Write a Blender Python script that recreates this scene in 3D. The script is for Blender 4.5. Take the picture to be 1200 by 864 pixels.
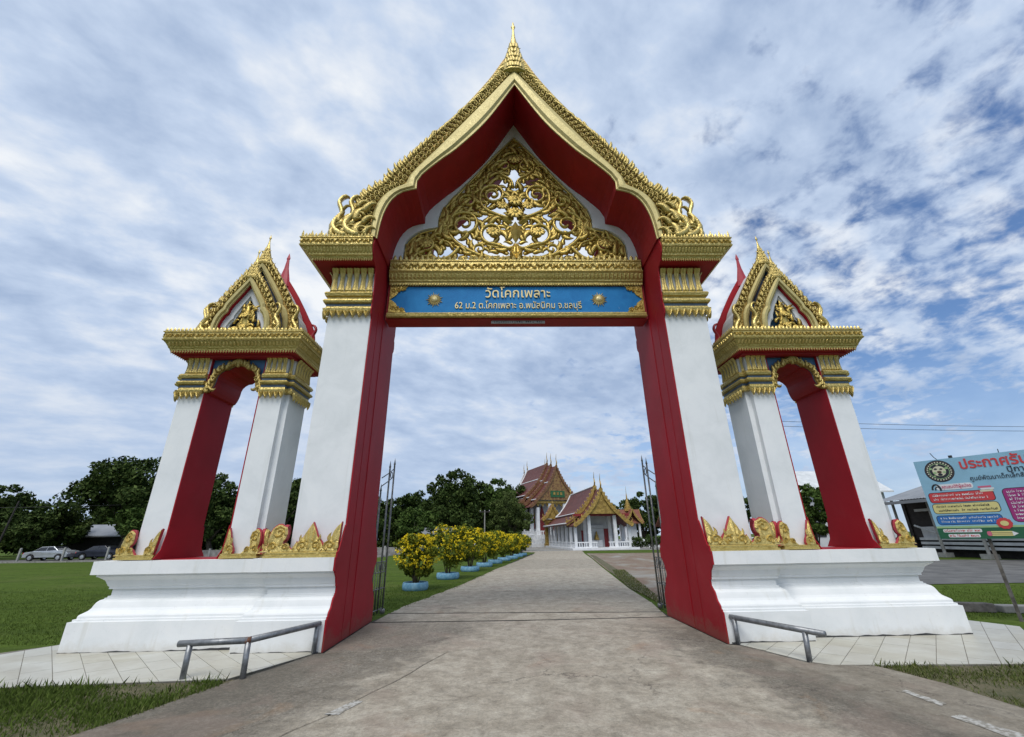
import bpy, bmesh, math, random
import numpy as np
from math import sin, cos, pi, radians, sqrt, atan2
from mathutils import Matrix, Vector

S = bpy.context.scene
for o in list(bpy.data.objects):
    bpy.data.objects.remove(o)
COL = S.collection
random.seed(7)
rng = np.random.default_rng(7)

# ------------------------------------------------------------------ camera
cam_d = bpy.data.cameras.new('camera')
cam = bpy.data.objects.new('camera', cam_d)
COL.objects.link(cam)
S.camera = cam
cam_d.sensor_width = 36.0
cam_d.lens = 498.6 / 1200 * 36
cam_d.clip_start = 0.05
cam_d.clip_end = 4000
PIT, YAW, ROL = .377, -.026, -.015
fw = Vector((-sin(YAW) * cos(PIT), cos(YAW) * cos(PIT), sin(PIT)))
rt = Vector((cos(YAW), sin(YAW), 0))
up = rt.cross(fw)
rt, up = rt * cos(ROL) + up * sin(ROL), up * cos(ROL) - rt * sin(ROL)
m = Matrix.Identity(4)
for i in range(3):
    m[i][0], m[i][1], m[i][2] = rt[i], up[i], -fw[i]
m.translation = Vector((-.384, -7.815, 1.626))
cam.matrix_world = m

# ------------------------------------------------------------------ sky, sun, exposure
SUN_EL, SUN_AZ = radians(56), radians(-14)      # azimuth measured from straight behind the camera
w = bpy.data.worlds.new('World')
S.world = w
w.use_nodes = True
wt = w.node_tree
wt.nodes.clear()


class NT:
    """small node-tree helper"""
    def __init__(s, t):
        s.t = t

    def n(s, typ, ins=None, **kw):
        nd = s.t.nodes.new(typ)
        for k, v in kw.items():
            setattr(nd, k, v)
        for k, v in (ins or {}).items():
            sock = nd.inputs[k]
            if isinstance(v, bpy.types.NodeSocket):
                s.t.links.new(v, sock)
            else:
                sock.default_value = v
        return nd

    def math(s, op, a, b=None, c=None, clamp=False):
        nd = s.t.nodes.new('ShaderNodeMath')
        nd.operation = op
        nd.use_clamp = clamp
        for i, v in enumerate((a, b, c)):
            if v is None:
                continue
            if isinstance(v, bpy.types.NodeSocket):
                s.t.links.new(v, nd.inputs[i])
            else:
                nd.inputs[i].default_value = v
        return nd.outputs[0]

    def noise(s, vec, scale, detail=4, rough=.55, dist=0, out='Fac'):
        nd = s.n('ShaderNodeTexNoise', {'Scale': scale, 'Detail': detail, 'Roughness': rough, 'Distortion': dist})
        if vec is not None:
            s.t.links.new(vec, nd.inputs['Vector'])
        return nd.outputs[out]

    def ramp(s, fac, stops, interp='LINEAR'):
        nd = s.t.nodes.new('ShaderNodeValToRGB')
        nd.color_ramp.interpolation = interp
        el = nd.color_ramp.elements
        while len(el) < len(stops):
            el.new(0.5)
        for e, (p, c) in zip(el, stops):
            e.position = p
            if not hasattr(c, '__len__'):
                c = (c, c, c)
            e.color = (*c[:3], 1)
        s.t.links.new(fac, nd.inputs[0])
        return nd.outputs[0]

    def mix(s, fac, a, b, blend='MIX'):
        nd = s.t.nodes.new('ShaderNodeMix')
        nd.data_type = 'RGBA'
        nd.blend_type = blend
        for i, v in ((0, fac), (6, a), (7, b)):
            if isinstance(v, bpy.types.NodeSocket):
                s.t.links.new(v, nd.inputs[i])
            elif i == 0:
                nd.inputs[0].default_value = v
            else:
                nd.inputs[i].default_value = (*v[:3], 1)
        return nd.outputs[2]

    def sstep(s, v, lo, hi):
        nd = s.n('ShaderNodeMapRange', {'Value': v, 'From Min': lo, 'From Max': hi})
        nd.interpolation_type = 'SMOOTHSTEP'
        return nd.outputs[0]


W = NT(wt)
sky = W.n('ShaderNodeTexSky', sky_type='NISHITA', sun_disc=False)
sky.sun_elevation = SUN_EL
sky.sun_rotation = pi + SUN_AZ
sky.air_density = 1.0
sky.dust_density = .3
sky.ozone_density = 2.5
tc = W.n('ShaderNodeTexCoord').outputs['Generated']
sep = W.n('ShaderNodeSeparateXYZ', {0: tc})
dx, dy, dz = sep.outputs
dzc = W.math('MAXIMUM', dz, 0.0)
den = W.math('ADD', dzc, .22)
px = W.math('DIVIDE', dx, den)
py = W.math('DIVIDE', dy, den)
plane = W.n('ShaderNodeCombineXYZ', {0: px, 1: py, 2: 0.0}).outputs[0]
# stretched coordinates: the cloud streets run from lower right to upper left
rotp = W.n('ShaderNodeVectorRotate', {'Vector': plane, 'Angle': radians(-28)}, rotation_type='Z_AXIS').outputs[0]
strp = W.n('ShaderNodeVectorMath', {0: rotp, 1: (1.0, 1.25, 1)}, operation='MULTIPLY').outputs[0]
big = W.noise(strp, .85, 4, .5, .3)
mid = W.noise(strp, 4.2, 5, .55, .15)
fine = W.noise(rotp, 13.0, 5, .58, .2)
# broken altocumulus to the right, closed sheet to the left
side = W.sstep(W.math('ADD', px, W.math('MULTIPLY', W.math('SUBTRACT', big, .5), 1.6)), -.25, 1.25)
tex = W.math('ADD', W.math('MULTIPLY', mid, .44), W.math('ADD', W.math('MULTIPLY', fine, .46), W.math('MULTIPLY', big, .18)))
lo = W.math('ADD', W.math('MULTIPLY', side, .205), .245)
cov = W.n('ShaderNodeMapRange', {'Value': tex, 'From Min': lo, 'From Max': W.math('ADD', lo, .20)})
cov.interpolation_type = 'SMOOTHSTEP'
cov = W.math('MULTIPLY', cov.outputs[0], .95)
# shading of the cloud layer: thick parts greyer blue, thin parts white
shade = W.math('ADD', W.math('MULTIPLY', W.noise(strp, .95, 4, .55, .2), .64), W.math('MULTIPLY', W.noise(strp, 5.0, 5, .58, .1), .36))
ccol = W.ramp(shade, [(.38, (.36, .47, .67)), (.48, (.58, .69, .87)), (.585, (.95, .975, 1.0))])
hz = W.sstep(dz, .0, .5)
ccol = W.mix(W.math('MULTIPLY', W.math('SUBTRACT', 1.0, hz), .75), ccol, (.44, .55, .74))
blue = W.n('ShaderNodeVectorMath', {0: sky.outputs[0], 1: (.10, .115, .135)}, operation='MULTIPLY').outputs[0]
low = W.math('MULTIPLY', W.math('SUBTRACT', 1.0, W.sstep(dz, .0, .34)), .80)
skyc = W.mix(W.math('MAXIMUM', cov, low), blue, ccol)
bg = W.n('ShaderNodeBackground', {'Color': skyc, 'Strength': 1.0})
W.n('ShaderNodeOutputWorld', {0: bg.outputs[0]})

sd = bpy.data.lights.new('sun', 'SUN')
sun = bpy.data.objects.new('sun', sd)
COL.objects.link(sun)
sd.energy = 2.55
sd.angle = radians(34)
sd.color = (1.0, .965, .91)
sdir = Vector((sin(SUN_AZ) * cos(SUN_EL), -cos(SUN_AZ) * cos(SUN_EL), sin(SUN_EL)))
sun.rotation_euler = sdir.to_track_quat('Z', 'Y').to_euler()

S.view_settings.view_transform = 'Standard'
S.view_settings.look = 'None'
S.view_settings.gamma = 1
S.view_settings.exposure = 0.0
S.view_settings.use_curve_mapping = False
S.render.engine = 'CYCLES'
S.render.resolution_x, S.render.resolution_y = 1024, 737

# ------------------------------------------------------------------ materials
MATS = {}


def material(name, build, **kw):
    mt = bpy.data.materials.new(name)
    mt.use_nodes = True
    t = mt.node_tree
    t.nodes.clear()
    h = NT(t)
    bs = h.n('ShaderNodeBsdfPrincipled')
    h.n('ShaderNodeOutputMaterial', {0: bs.outputs[0]})
    co = h.n('ShaderNodeTexCoord').outputs['Object']
    build(h, bs, co)
    for k, v in kw.items():
        bs.inputs[k].default_value = v
    MATS[name] = mt
    return mt


def setc(h, bs, sock, v):
    if isinstance(v, bpy.types.NodeSocket):
        h.t.links.new(v, bs.inputs[sock])
    else:
        bs.inputs[sock].default_value = v


def bump(h, bs, height, strength=.3, dist=.02):
    b = h.n('ShaderNodeBump', {'Height': height, 'Strength': strength, 'Distance': dist})
    h.t.links.new(b.outputs[0], bs.inputs['Normal'])


def noisy(name, c0, c1, scale=4, rough=.6, bs_=.15, bscale=60, bdist=.01, detail=6, lo=.35, hi=.65, **kw):
    def f(h, bs, co):
        n = h.noise(co, scale, detail, .6, .2)
        setc(h, bs, 'Base Color', h.ramp(n, [(lo, c0), (hi, c1)]))
        bs.inputs['Roughness'].default_value = rough
        if bs_ > 0:
            bump(h, bs, h.noise(co, bscale, 5, .6), bs_, bdist)
    return material(name, f, **kw)


def white_paint(h, bs, co):
    n = h.noise(co, 1.7, 6, .62, .4)
    n2 = h.noise(co, 9, 6, .65)
    strk = h.noise(h.n('ShaderNodeVectorMath', {0: co, 1: (9, 9, .5)}, operation='MULTIPLY').outputs[0], 1, 5, .6)
    c = h.ramp(n, [(.3, (.64, .665, .675)), (.55, (.72, .74, .75)), (.75, (.76, .775, .775))])
    c = h.mix(h.math('MULTIPLY', h.sstep(strk, .58, .80), .34), c, (.46, .46, .42))
    c = h.mix(h.math('MULTIPLY', h.sstep(n2, .64, .80), .35), c, (.58, .58, .54))
    setc(h, bs, 'Base Color', c)
    bs.inputs['Roughness'].default_value = .62
    bump(h, bs, h.math('ADD', h.noise(co, 45, 6, .65), h.math('MULTIPLY', n, 2.0)), .18, .006)


material('white_paint', white_paint)


def plinth_paint(h, bs, co):
    n = h.noise(co, 1.4, 6, .62, .4)
    n2 = h.noise(co, 6, 6, .7, .3)
    strk = h.noise(h.n('ShaderNodeVectorMath', {0: co, 1: (7, 7, .6)}, operation='MULTIPLY').outputs[0], 1, 5, .6)
    z = h.n('ShaderNodeSeparateXYZ', {0: co}).outputs[2]
    c = h.ramp(n, [(.3, (.64, .665, .665)), (.55, (.72, .735, .735)), (.75, (.76, .765, .75))])
    c = h.mix(h.math('MULTIPLY', h.sstep(strk, .55, .76), .36), c, (.50, .49, .42))
    splash = h.math('MULTIPLY', h.sstep(h.math('SUBTRACT', h.math('MULTIPLY', n2, .32), z), -.02, .16), .45)
    c = h.mix(splash, c, (.46, .42, .34))
    crack = h.n('ShaderNodeTexVoronoi', {'Vector': h.n('ShaderNodeVectorMath', {0: co, 1: h.noise(co, 3, 5, .7, out='Color')}, operation='ADD').outputs[0], 'Scale': 1.1}, feature='DISTANCE_TO_EDGE').outputs[0]
    ck = h.math('MULTIPLY', h.math('SUBTRACT', 1.0, h.sstep(crack, .0, .008)), h.sstep(n2, .5, .7))
    c = h.mix(h.math('MULTIPLY', ck, .55), c, (.30, .28, .25))
    setc(h, bs, 'Base Color', c)
    bs.inputs['Roughness'].default_value = .65
    bump(h, bs, h.math('ADD', h.noise(co, 40, 6, .65), h.math('MULTIPLY', n, 2.5)), .2, .006)


material('plinth_paint', plinth_paint)


def red_paint(h, bs, co):
    n = h.noise(co, 1.2, 6, .6, .3)
    strk = h.noise(h.n('ShaderNodeVectorMath', {0: co, 1: (6, 14, .22)}, operation='MULTIPLY').outputs[0], 1, 5, .65)
    c = h.ramp(n, [(.3, (.27, .006, .012)), (.7, (.345, .008, .018))])
    c = h.mix(h.math('MULTIPLY', h.sstep(strk, .62, .86), .30), c, (.40, .15, .12))
    z = h.n('ShaderNodeSeparateXYZ', {0: co}).outputs[2]
    scf = h.math('MULTIPLY', h.sstep(h.math('SUBTRACT', h.math('MULTIPLY', h.noise(co, 3.5, 7, .75, .4), 1.1), z), .25, .52), .5)
    c = h.mix(scf, c, (.20, .085, .06))
    fade = h.math('MULTIPLY', h.sstep(h.noise(co, .7, 5, .6, .6), .5, .75), .3)
    c = h.mix(fade, c, (.33, .045, .05))
    setc(h, bs, 'Base Color', c)
    bs.inputs['Roughness'].default_value = .6
    bs.inputs['Specular IOR Level'].default_value = .22
    bump(h, bs, h.noise(co, 30, 6, .6), .12, .006)


material('red_paint', red_paint)
noisy('soffit_red', (.26, .004, .007), (.33, .006, .010), 1.5, .65, .1, 30)
noisy('dark_red', (.17, .012, .012), (.24, .02, .018), 6, .5, .1, 30)


def gold(name, c0, c1, rough, bstr, bsc, metal=.55, tarnish=.35):
    def f(h, bs, co):
        n = h.noise(co, 7, 6, .65, .3)
        n2 = h.noise(co, 38, 4, .6)
        c = h.ramp(n, [(.32, c0), (.66, c1)])
        c = h.mix(h.math('MULTIPLY', h.sstep(n2, .56, .72), tarnish), c, (.17, .085, .02))
        setc(h, bs, 'Base Color', c)
        r = h.ramp(n2, [(.3, rough - .08), (.7, rough + .15)])
        setc(h, bs, 'Roughness', r)
        bs.inputs['Metallic'].default_value = metal
        if bstr:
            vor = h.n('ShaderNodeTexVoronoi', {'Vector': co, 'Scale': bsc}, feature='SMOOTH_F1').outputs[0]
            bump(h, bs, h.math('ADD', vor, h.math('MULTIPLY', h.noise(co, bsc * 1.6, 3, .5), .7)), bstr, .02)
    return material(name, f)


gold('gold_relief', (.48, .36, .105), (.63, .50, .185), .36, .35, 30, .62, .5)
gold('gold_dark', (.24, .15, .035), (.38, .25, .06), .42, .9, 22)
gold('gold_plain', (.47, .39, .155), (.56, .475, .21), .5, .08, 10, .30, .15)
gold('gold_band', (.44, .335, .10), (.57, .45, .16), .38, .5, 24, .58, .45)
gold('gold_carving', (.46, .32, .07), (.61, .455, .13), .34, .3, 22, .66, .5)
noisy('gold_trim_far', (.22, .14, .03), (.44, .30, .075), 3, .5, .8, 5, .08, Metallic=.3)
noisy('hall_trim', (.12, .045, .025), (.24, .13, .05), 2.5, .5, .8, 4, .08, Metallic=.2)
noisy('hall_pediment', (.12, .045, .02), (.30, .19, .06), 3.5, .5, .8, 5, .08)


def blue_sign(h, bs, co):
    n = h.noise(co, 2.2, 5, .6, .5)
    c = h.ramp(n, [(.3, (.010, .15, .40)), (.7, (.020, .22, .52))])
    pl = h.noise(h.n('ShaderNodeVectorMath', {0: co, 1: (1.0, 1, 2.2)}, operation='MULTIPLY').outputs[0], 2.6, 7, .68, .9)
    c = h.mix(h.math('MULTIPLY', h.sstep(pl, .67, .69), .7), c, (.38, .47, .55))
    setc(h, bs, 'Base Color', c)
    bs.inputs['Roughness'].default_value = .6
    bs.inputs['Specular IOR Level'].default_value = .2


material('blue_sign', blue_sign)
noisy('blue_paint', (.03, .10, .22), (.05, .15, .30), 4, .5)
noisy('slate_paint', (.05, .08, .12), (.08, .12, .17), 4, .5)
noisy('letter_gold', (.56, .45, .20), (.66, .56, .29), 12, .4, .1, 40, .004, Metallic=.3)
noisy('steel_pipe', (.15, .16, .17), (.27, .28, .29), 14, .42, .2, 60, .003, Metallic=.55)
noisy('steel_gate', (.11, .11, .11), (.22, .22, .21), 10, .4, .15, 60, .003, Metallic=.6)
noisy('rust', (.10, .045, .025), (.20, .09, .05), 20, .8)
noisy('plaque_grey', (.30, .30, .30), (.42, .42, .42), 8, .5)
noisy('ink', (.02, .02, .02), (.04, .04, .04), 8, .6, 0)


def tile_mat(h, bs, co):
    wo = h.n('ShaderNodeNewGeometry').outputs['Position']
    n = h.noise(wo, 1.6, 6, .6, .5)
    n2 = h.noise(h.n('ShaderNodeVectorMath', {0: wo, 1: (3, 9, 3)}, operation='MULTIPLY').outputs[0], 1.6, 6, .65)
    rnd = h.n('ShaderNodeObjectInfo').outputs['Random']
    c = h.ramp(n, [(.3, (.34, .315, .245)), (.55, (.42, .405, .335)), (.75, (.49, .485, .43))])
    c = h.mix(h.math('MULTIPLY', rnd, .35), c, (.50, .51, .50))
    c = h.mix(h.math('MULTIPLY', h.sstep(n2, .55, .72), .35), c, (.22, .195, .14))
    sp = h.noise(wo, 14, 3, .5)
    c = h.mix(h.math('MULTIPLY', h.sstep(sp, .74, .77), .8), c, (.06, .05, .04))
    setc(h, bs, 'Base Color', c)
    bs.inputs['Roughness'].default_value = .4
    bump(h, bs, h.noise(wo, 30, 4, .6), .06, .004)


material('tile', tile_mat)
noisy('grout', (.12, .11, .09), (.20, .18, .15), 9, .9)


def concrete(h, bs, co):
    P = h.n('ShaderNodeNewGeometry').outputs['Position']
    sx = h.n('ShaderNodeSeparateXYZ', {0: P})
    x, y = sx.outputs[0], sx.outputs[1]
    big_ = h.noise(P, .55, 6, .6, .6)
    n = h.noise(P, 2.6, 7, .68, .4)
    spk = h.noise(P, 26, 7, .78)
    grit = h.noise(P, 110, 3, .7)
    lng = h.noise(h.n('ShaderNodeVectorMath', {0: P, 1: (3.2, .22, 1)}, operation='MULTIPLY').outputs[0], 1.0, 6, .65)
    c = h.ramp(n, [(.30, (.205, .178, .138)), (.5, (.30, .268, .215)), (.70, (.385, .352, .29))])
    c = h.mix(h.math('MULTIPLY', h.sstep(big_, .48, .70), .55), c, (.30, .265, .21))
    c = h.mix(h.math('MULTIPLY', h.sstep(lng, .52, .72), .28), c, (.15, .132, .105))
    # grime swept to the two sides of the mouth of the gate
    # left: old dark strip beyond the crack;  right: tyre-worn stain
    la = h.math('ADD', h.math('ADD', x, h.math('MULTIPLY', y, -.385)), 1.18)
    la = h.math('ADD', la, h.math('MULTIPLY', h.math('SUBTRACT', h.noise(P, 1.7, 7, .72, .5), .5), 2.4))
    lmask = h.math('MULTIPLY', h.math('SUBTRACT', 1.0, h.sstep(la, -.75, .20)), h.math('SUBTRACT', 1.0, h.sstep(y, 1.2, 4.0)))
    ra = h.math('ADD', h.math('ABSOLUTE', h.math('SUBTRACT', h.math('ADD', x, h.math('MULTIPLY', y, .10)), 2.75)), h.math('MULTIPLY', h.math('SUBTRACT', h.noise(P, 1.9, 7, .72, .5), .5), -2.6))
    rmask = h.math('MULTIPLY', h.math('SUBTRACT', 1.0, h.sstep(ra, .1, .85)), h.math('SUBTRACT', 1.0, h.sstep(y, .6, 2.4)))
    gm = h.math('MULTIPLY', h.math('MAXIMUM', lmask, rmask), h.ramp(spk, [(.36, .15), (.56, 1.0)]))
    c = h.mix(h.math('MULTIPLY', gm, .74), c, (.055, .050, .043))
    mo = h.math('MULTIPLY', h.sstep(h.noise(P, 1.3, 7, .72, .8), .56, .66), h.math('SUBTRACT', 1.0, h.sstep(y, 2.0, 9.0)))
    c = h.mix(h.math('MULTIPLY', mo, .30), c, (.09, .078, .062))
    rust = h.math('MULTIPLY', h.sstep(h.noise(P, .9, 6, .65, .7), .60, .70), .35)
    c = h.mix(rust, c, (.26, .155, .085))
    c = h.mix(h.math('MULTIPLY', h.sstep(spk, .54, .68), .55), c, (.38, .355, .305))
    c = h.mix(h.math('MULTIPLY', h.math('SUBTRACT', 1.0, h.sstep(spk, .30, .45)), .55), c, (.10, .088, .07))
    c = h.mix(h.math('MULTIPLY', h.sstep(grit, .58, .70), .45), c, (.08, .072, .06))
    warp = h.n('ShaderNodeVectorMath', {0: P, 1: h.n('ShaderNodeVectorMath', {0: h.noise(P, 2.2, 6, .7, out='Color'), 1: (.9, .9, 0)}, operation='MULTIPLY').outputs[0]}, operation='ADD').outputs[0]
    vor = h.n('ShaderNodeTexVoronoi', {'Vector': warp, 'Scale': .34}, feature='DISTANCE_TO_EDGE').outputs[0]
    ck = h.math('MULTIPLY', h.math('SUBTRACT', 1.0, h.sstep(vor, .0, .005)), h.sstep(big_, .42, .58))
    c = h.mix(h.math('MULTIPLY', ck, .7), c, (.06, .05, .045))
    gr = h.ramp(h.noise(P, 48, 8, .82), [(.30, .66), (.5, 1.0), (.70, 1.28)])
    g2 = h.ramp(h.noise(P, 9, 8, .78, .3), [(.32, .70), (.5, 1.0), (.68, 1.22)])
    c = h.mix(1.0, c, gr, 'MULTIPLY')
    c = h.mix(1.0, c, g2, 'MULTIPLY')
    tone = h.math('ADD', h.math('MULTIPLY', h.n('ShaderNodeObjectInfo').outputs['Random'], .18), .93)
    c = h.mix(1.0, c, h.n('ShaderNodeCombineXYZ', {0: tone, 1: tone, 2: tone}).outputs[0], 'MULTIPLY')
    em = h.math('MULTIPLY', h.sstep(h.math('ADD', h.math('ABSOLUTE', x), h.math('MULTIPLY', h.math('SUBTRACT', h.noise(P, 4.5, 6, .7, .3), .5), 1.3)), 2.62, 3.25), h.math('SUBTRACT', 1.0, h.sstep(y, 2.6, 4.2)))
    c = h.mix(h.math('MULTIPLY', em, .42), c, (.075, .066, .052))  # dark staining beside the jambs, also painting in their contact shadow
    pk = h.math('MULTIPLY', h.sstep(h.noise(P, .8, 5, .6, .4), .50, .68), .30)
    c = h.mix(pk, c, (.27, .20, .165))
    setc(h, bs, 'Base Color', c)
    bs.inputs['Roughness'].default_value = .85
    bs.inputs['Specular IOR Level'].default_value = .2
    hh = h.math('ADD', h.math('MULTIPLY', spk, .6), h.math('SUBTRACT', h.math('MULTIPLY', n, 1.0), h.math('MULTIPLY', ck, 1.2)))
    bump(h, bs, h.math('ADD', hh, h.math('MULTIPLY', grit, .35)), .45, .012)


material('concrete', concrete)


def grass_ground(h, bs, co):
    P = h.n('ShaderNodeNewGeometry').outputs['Position']
    a = h.noise(P, .35, 6, .62, .4)
    b = h.noise(P, 3.2, 6, .7, .3)
    f = h.noise(P, 40, 4, .7)
    c = h.ramp(b, [(.28, (.040, .066, .011)), (.52, (.070, .110, .018)), (.78, (.105, .150, .030))])
    c = h.mix(h.math('MULTIPLY', h.sstep(a, .50, .72), .55), c, (.105, .115, .040))
    c = h.mix(h.math('MULTIPLY', h.sstep(h.noise(P, 1.1, 6, .7, .6), .62, .72), .35), c, (.14, .115, .06))
    mow = h.noise(h.n('ShaderNodeVectorMath', {0: P, 1: (.12, 1.1, 1)}, operation='MULTIPLY').outputs[0], 1.0, 6, .7, .3)
    c = h.mix(h.math('MULTIPLY', h.sstep(mow, .48, .62), .5), c, (.035, .058, .012))
    c = h.mix(h.math('MULTIPLY', h.sstep(h.noise(P, 9, 7, .8), .54, .68), .55), c, (.13, .15, .045))
    c = h.mix(h.math('MULTIPLY', h.sstep(f, .52, .72), .6), c, (.022, .038, .008))
    setc(h, bs, 'Base Color', c)
    bs.inputs['Roughness'].default_value = 1.0
    bs.inputs['Specular IOR Level'].default_value = .05
    bump(h, bs, h.math('ADD', f, h.math('MULTIPLY', b, 1.2)), .6, .04)


material('grass_ground', grass_ground)


def verge(h, bs, co):
    P = h.n('ShaderNodeNewGeometry').outputs['Position']
    b = h.noise(P, 3.5, 6, .7, .3)
    f = h.noise(P, 45, 5, .7)
    c = h.ramp(b, [(.3, (.045, .052, .018)), (.5, (.085, .078, .035)), (.7, (.15, .125, .078))])
    c = h.mix(h.math('MULTIPLY', h.sstep(f, .5, .7), .5), c, (.20, .17, .12))
    setc(h, bs, 'Base Color', c)
    bs.inputs['Roughness'].default_value = .95
    bump(h, bs, f, .6, .02)


material('verge_soil', verge)


def dirt(h, bs, co):
    P = h.n('ShaderNodeNewGeometry').outputs['Position']
    b = h.noise(h.n('ShaderNodeVectorMath', {0: P, 1: (1, .6, 1)}, operation='MULTIPLY').outputs[0], .45, 7, .65, .6)
    f = h.noise(P, 18, 5, .7)
    c = h.ramp(b, [(.36, (.25, .235, .205)), (.47, (.19, .145, .10)), (.55, (.16, .10, .062)), (.64, (.235, .22, .19))])
    c = h.mix(h.math('MULTIPLY', h.sstep(f, .5, .72), .4), c, (.085, .065, .045))
    setc(h, bs, 'Base Color', c)
    bs.inputs['Roughness'].default_value = .8
    bump(h, bs, f, .4, .03)


material('dirt', dirt)
noisy('asphalt', (.065, .064, .062), (.14, .138, .132), 1.1, .9, .4, 30, .02)
noisy('kerb_grey', (.16, .155, .14), (.30, .29, .27), 2.5, .85, .3, 30)
noisy('rubble', (.05, .045, .04), (.16, .145, .13), 5, .9, .5, 20, .03)
noisy('road_paint', (.20, .185, .155), (.42, .415, .39), 22, .9, .3, 60, lo=.42, hi=.6)


def leafmat(name, c0, c1, c2, sc=1.2):
    def f(h, bs, co):
        P = h.n('ShaderNodeNewGeometry').outputs['Position']
        n = h.noise(P, sc, 4, .6)
        r = h.n('ShaderNodeNewGeometry').outputs['Random Per Island']
        v = h.math('ADD', h.math('MULTIPLY', n, .55), h.math('MULTIPLY', r, .45))
        setc(h, bs, 'Base Color', h.ramp(v, [(.25, c0), (.5, c1), (.8, c2)]))
        bs.inputs['Roughness'].default_value = .7
        bs.inputs['Specular IOR Level'].default_value = .1
    return material(name, f)


leafmat('leaf_dark', (.016, .031, .007), (.036, .060, .013), (.080, .112, .028), .35)
leafmat('leaf_mid', (.026, .050, .010), (.052, .090, .018), (.095, .140, .034), .6)
leafmat('leaf_olive', (.036, .056, .014), (.068, .096, .026), (.11, .14, .045), .8)
leafmat('leaf_shrub', (.055, .080, .010), (.125, .160, .018), (.25, .255, .03), 3)
leafmat('leaf_grass', (.042, .066, .011), (.068, .105, .017), (.105, .145, .030), 2)
leafmat('leaf_dry', (.048, .068, .016), (.080, .102, .026), (.155, .158, .060), 3)
leafmat('petal_yellow', (.60, .42, .010), (.76, .60, .02), (.84, .72, .06), 5)
noisy('bark', (.035, .028, .02), (.085, .07, .05), 4, .9, .5, 14, .03)
noisy('stem', (.06, .045, .025), (.11, .085, .05), 9, .85)
noisy('pot_blue', (.10, .27, .42), (.24, .43, .56), 7, .7, .2, 30)
noisy('joint_dark', (.012, .011, .009), (.03, .027, .022), 8, .95)
noisy('soil', (.035, .025, .018), (.07, .05, .035), 8, .95)


def rooftile(name, c0, c1, row=3.0):
    def f(h, bs, co):
        n = h.noise(co, .9, 6, .65)
        n2 = h.noise(co, 9, 3, .6)
        c = h.ramp(n, [(.3, c0), (.7, c1)])
        c = h.mix(h.math('MULTIPLY', n2, .35), c, (.05, .018, .015))
        setc(h, bs, 'Base Color', c)
        wv = h.n('ShaderNodeTexWave', {'Vector': co, 'Scale': row, 'Distortion': 0.0}, wave_type='BANDS', bands_direction='Z').outputs[1]
        bump(h, bs, wv, .5, .05)
        bs.inputs['Roughness'].default_value = .6
    return material(name, f)


rooftile('roof_maroon', (.085, .020, .016), (.15, .036, .026))
rooftile('roof_orange', (.20, .06, .035), (.27, .10, .06))
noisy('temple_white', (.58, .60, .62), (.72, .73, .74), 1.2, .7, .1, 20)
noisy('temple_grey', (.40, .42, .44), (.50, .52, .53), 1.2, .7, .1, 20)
noisy('temple_door', (.16, .01, .012), (.24, .02, .02), 3, .5)
noisy('temple_green', (.012, .075, .022), (.025, .12, .04), 3, .5)
noisy('dark_glass', (.015, .017, .02), (.03, .033, .04), 3, .15, 0)


def corrug(h, bs, co):
    n = h.noise(co, .8, 6, .65)
    setc(h, bs, 'Base Color', h.ramp(n, [(.3, (.19, .20, .215)), (.7, (.29, .305, .32))]))
    bs.inputs['Roughness'].default_value = .5
    bs.inputs['Metallic'].default_value = .3


material('metal_roof', corrug)
noisy('dark_timber', (.014, .012, .011), (.035, .03, .027), 3, .8, .3, 14)
noisy('shed_white', (.45, .47, .48), (.58, .60, .61), 2, .7)
noisy('concrete_post', (.22, .22, .21), (.34, .34, .32), 4, .8, .3, 20)
noisy('wire_black', (.02, .02, .02), (.03, .03, .03), 4, .6, 0)
noisy('tyre', (.012, .012, .012), (.02, .02, .02), 8, .8, 0)
noisy('car_silver', (.42, .44, .46), (.50, .52, .54), 2, .25, 0, Metallic=.6)
noisy('car_navy', (.010, .012, .022), (.018, .02, .034), 2, .2, 0)


def flat(name, c, rough=.6):
    def f(h, bs, co):
        n = h.noise(co, 3, 4, .6)
        setc(h, bs, 'Base Color', h.ramp(n, [(.3, tuple(a * .92 for a in c)), (.7, tuple(min(1, a * 1.04) for a in c))]))
        bs.inputs['Roughness'].default_value = rough
    return material(name, f)


flat('print_sky', (.24, .44, .58)); flat('print_red', (.52, .045, .05)); flat('print_yellow', (.62, .55, .22))
flat('print_blue', (.02, .14, .42)); flat('print_green', (.012, .10, .045)); flat('print_magenta', (.30, .02, .16))
flat('print_white', (.66, .68, .70)); flat('print_black', (.015, .02, .03)); flat('print_lime', (.30, .46, .22))
flat('print_brown', (.08, .045, .03)); flat('print_pink', (.55, .12, .20)); flat('print_cream', (.60, .58, .42))
flat('tin_back', (.30, .31, .32))

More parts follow.
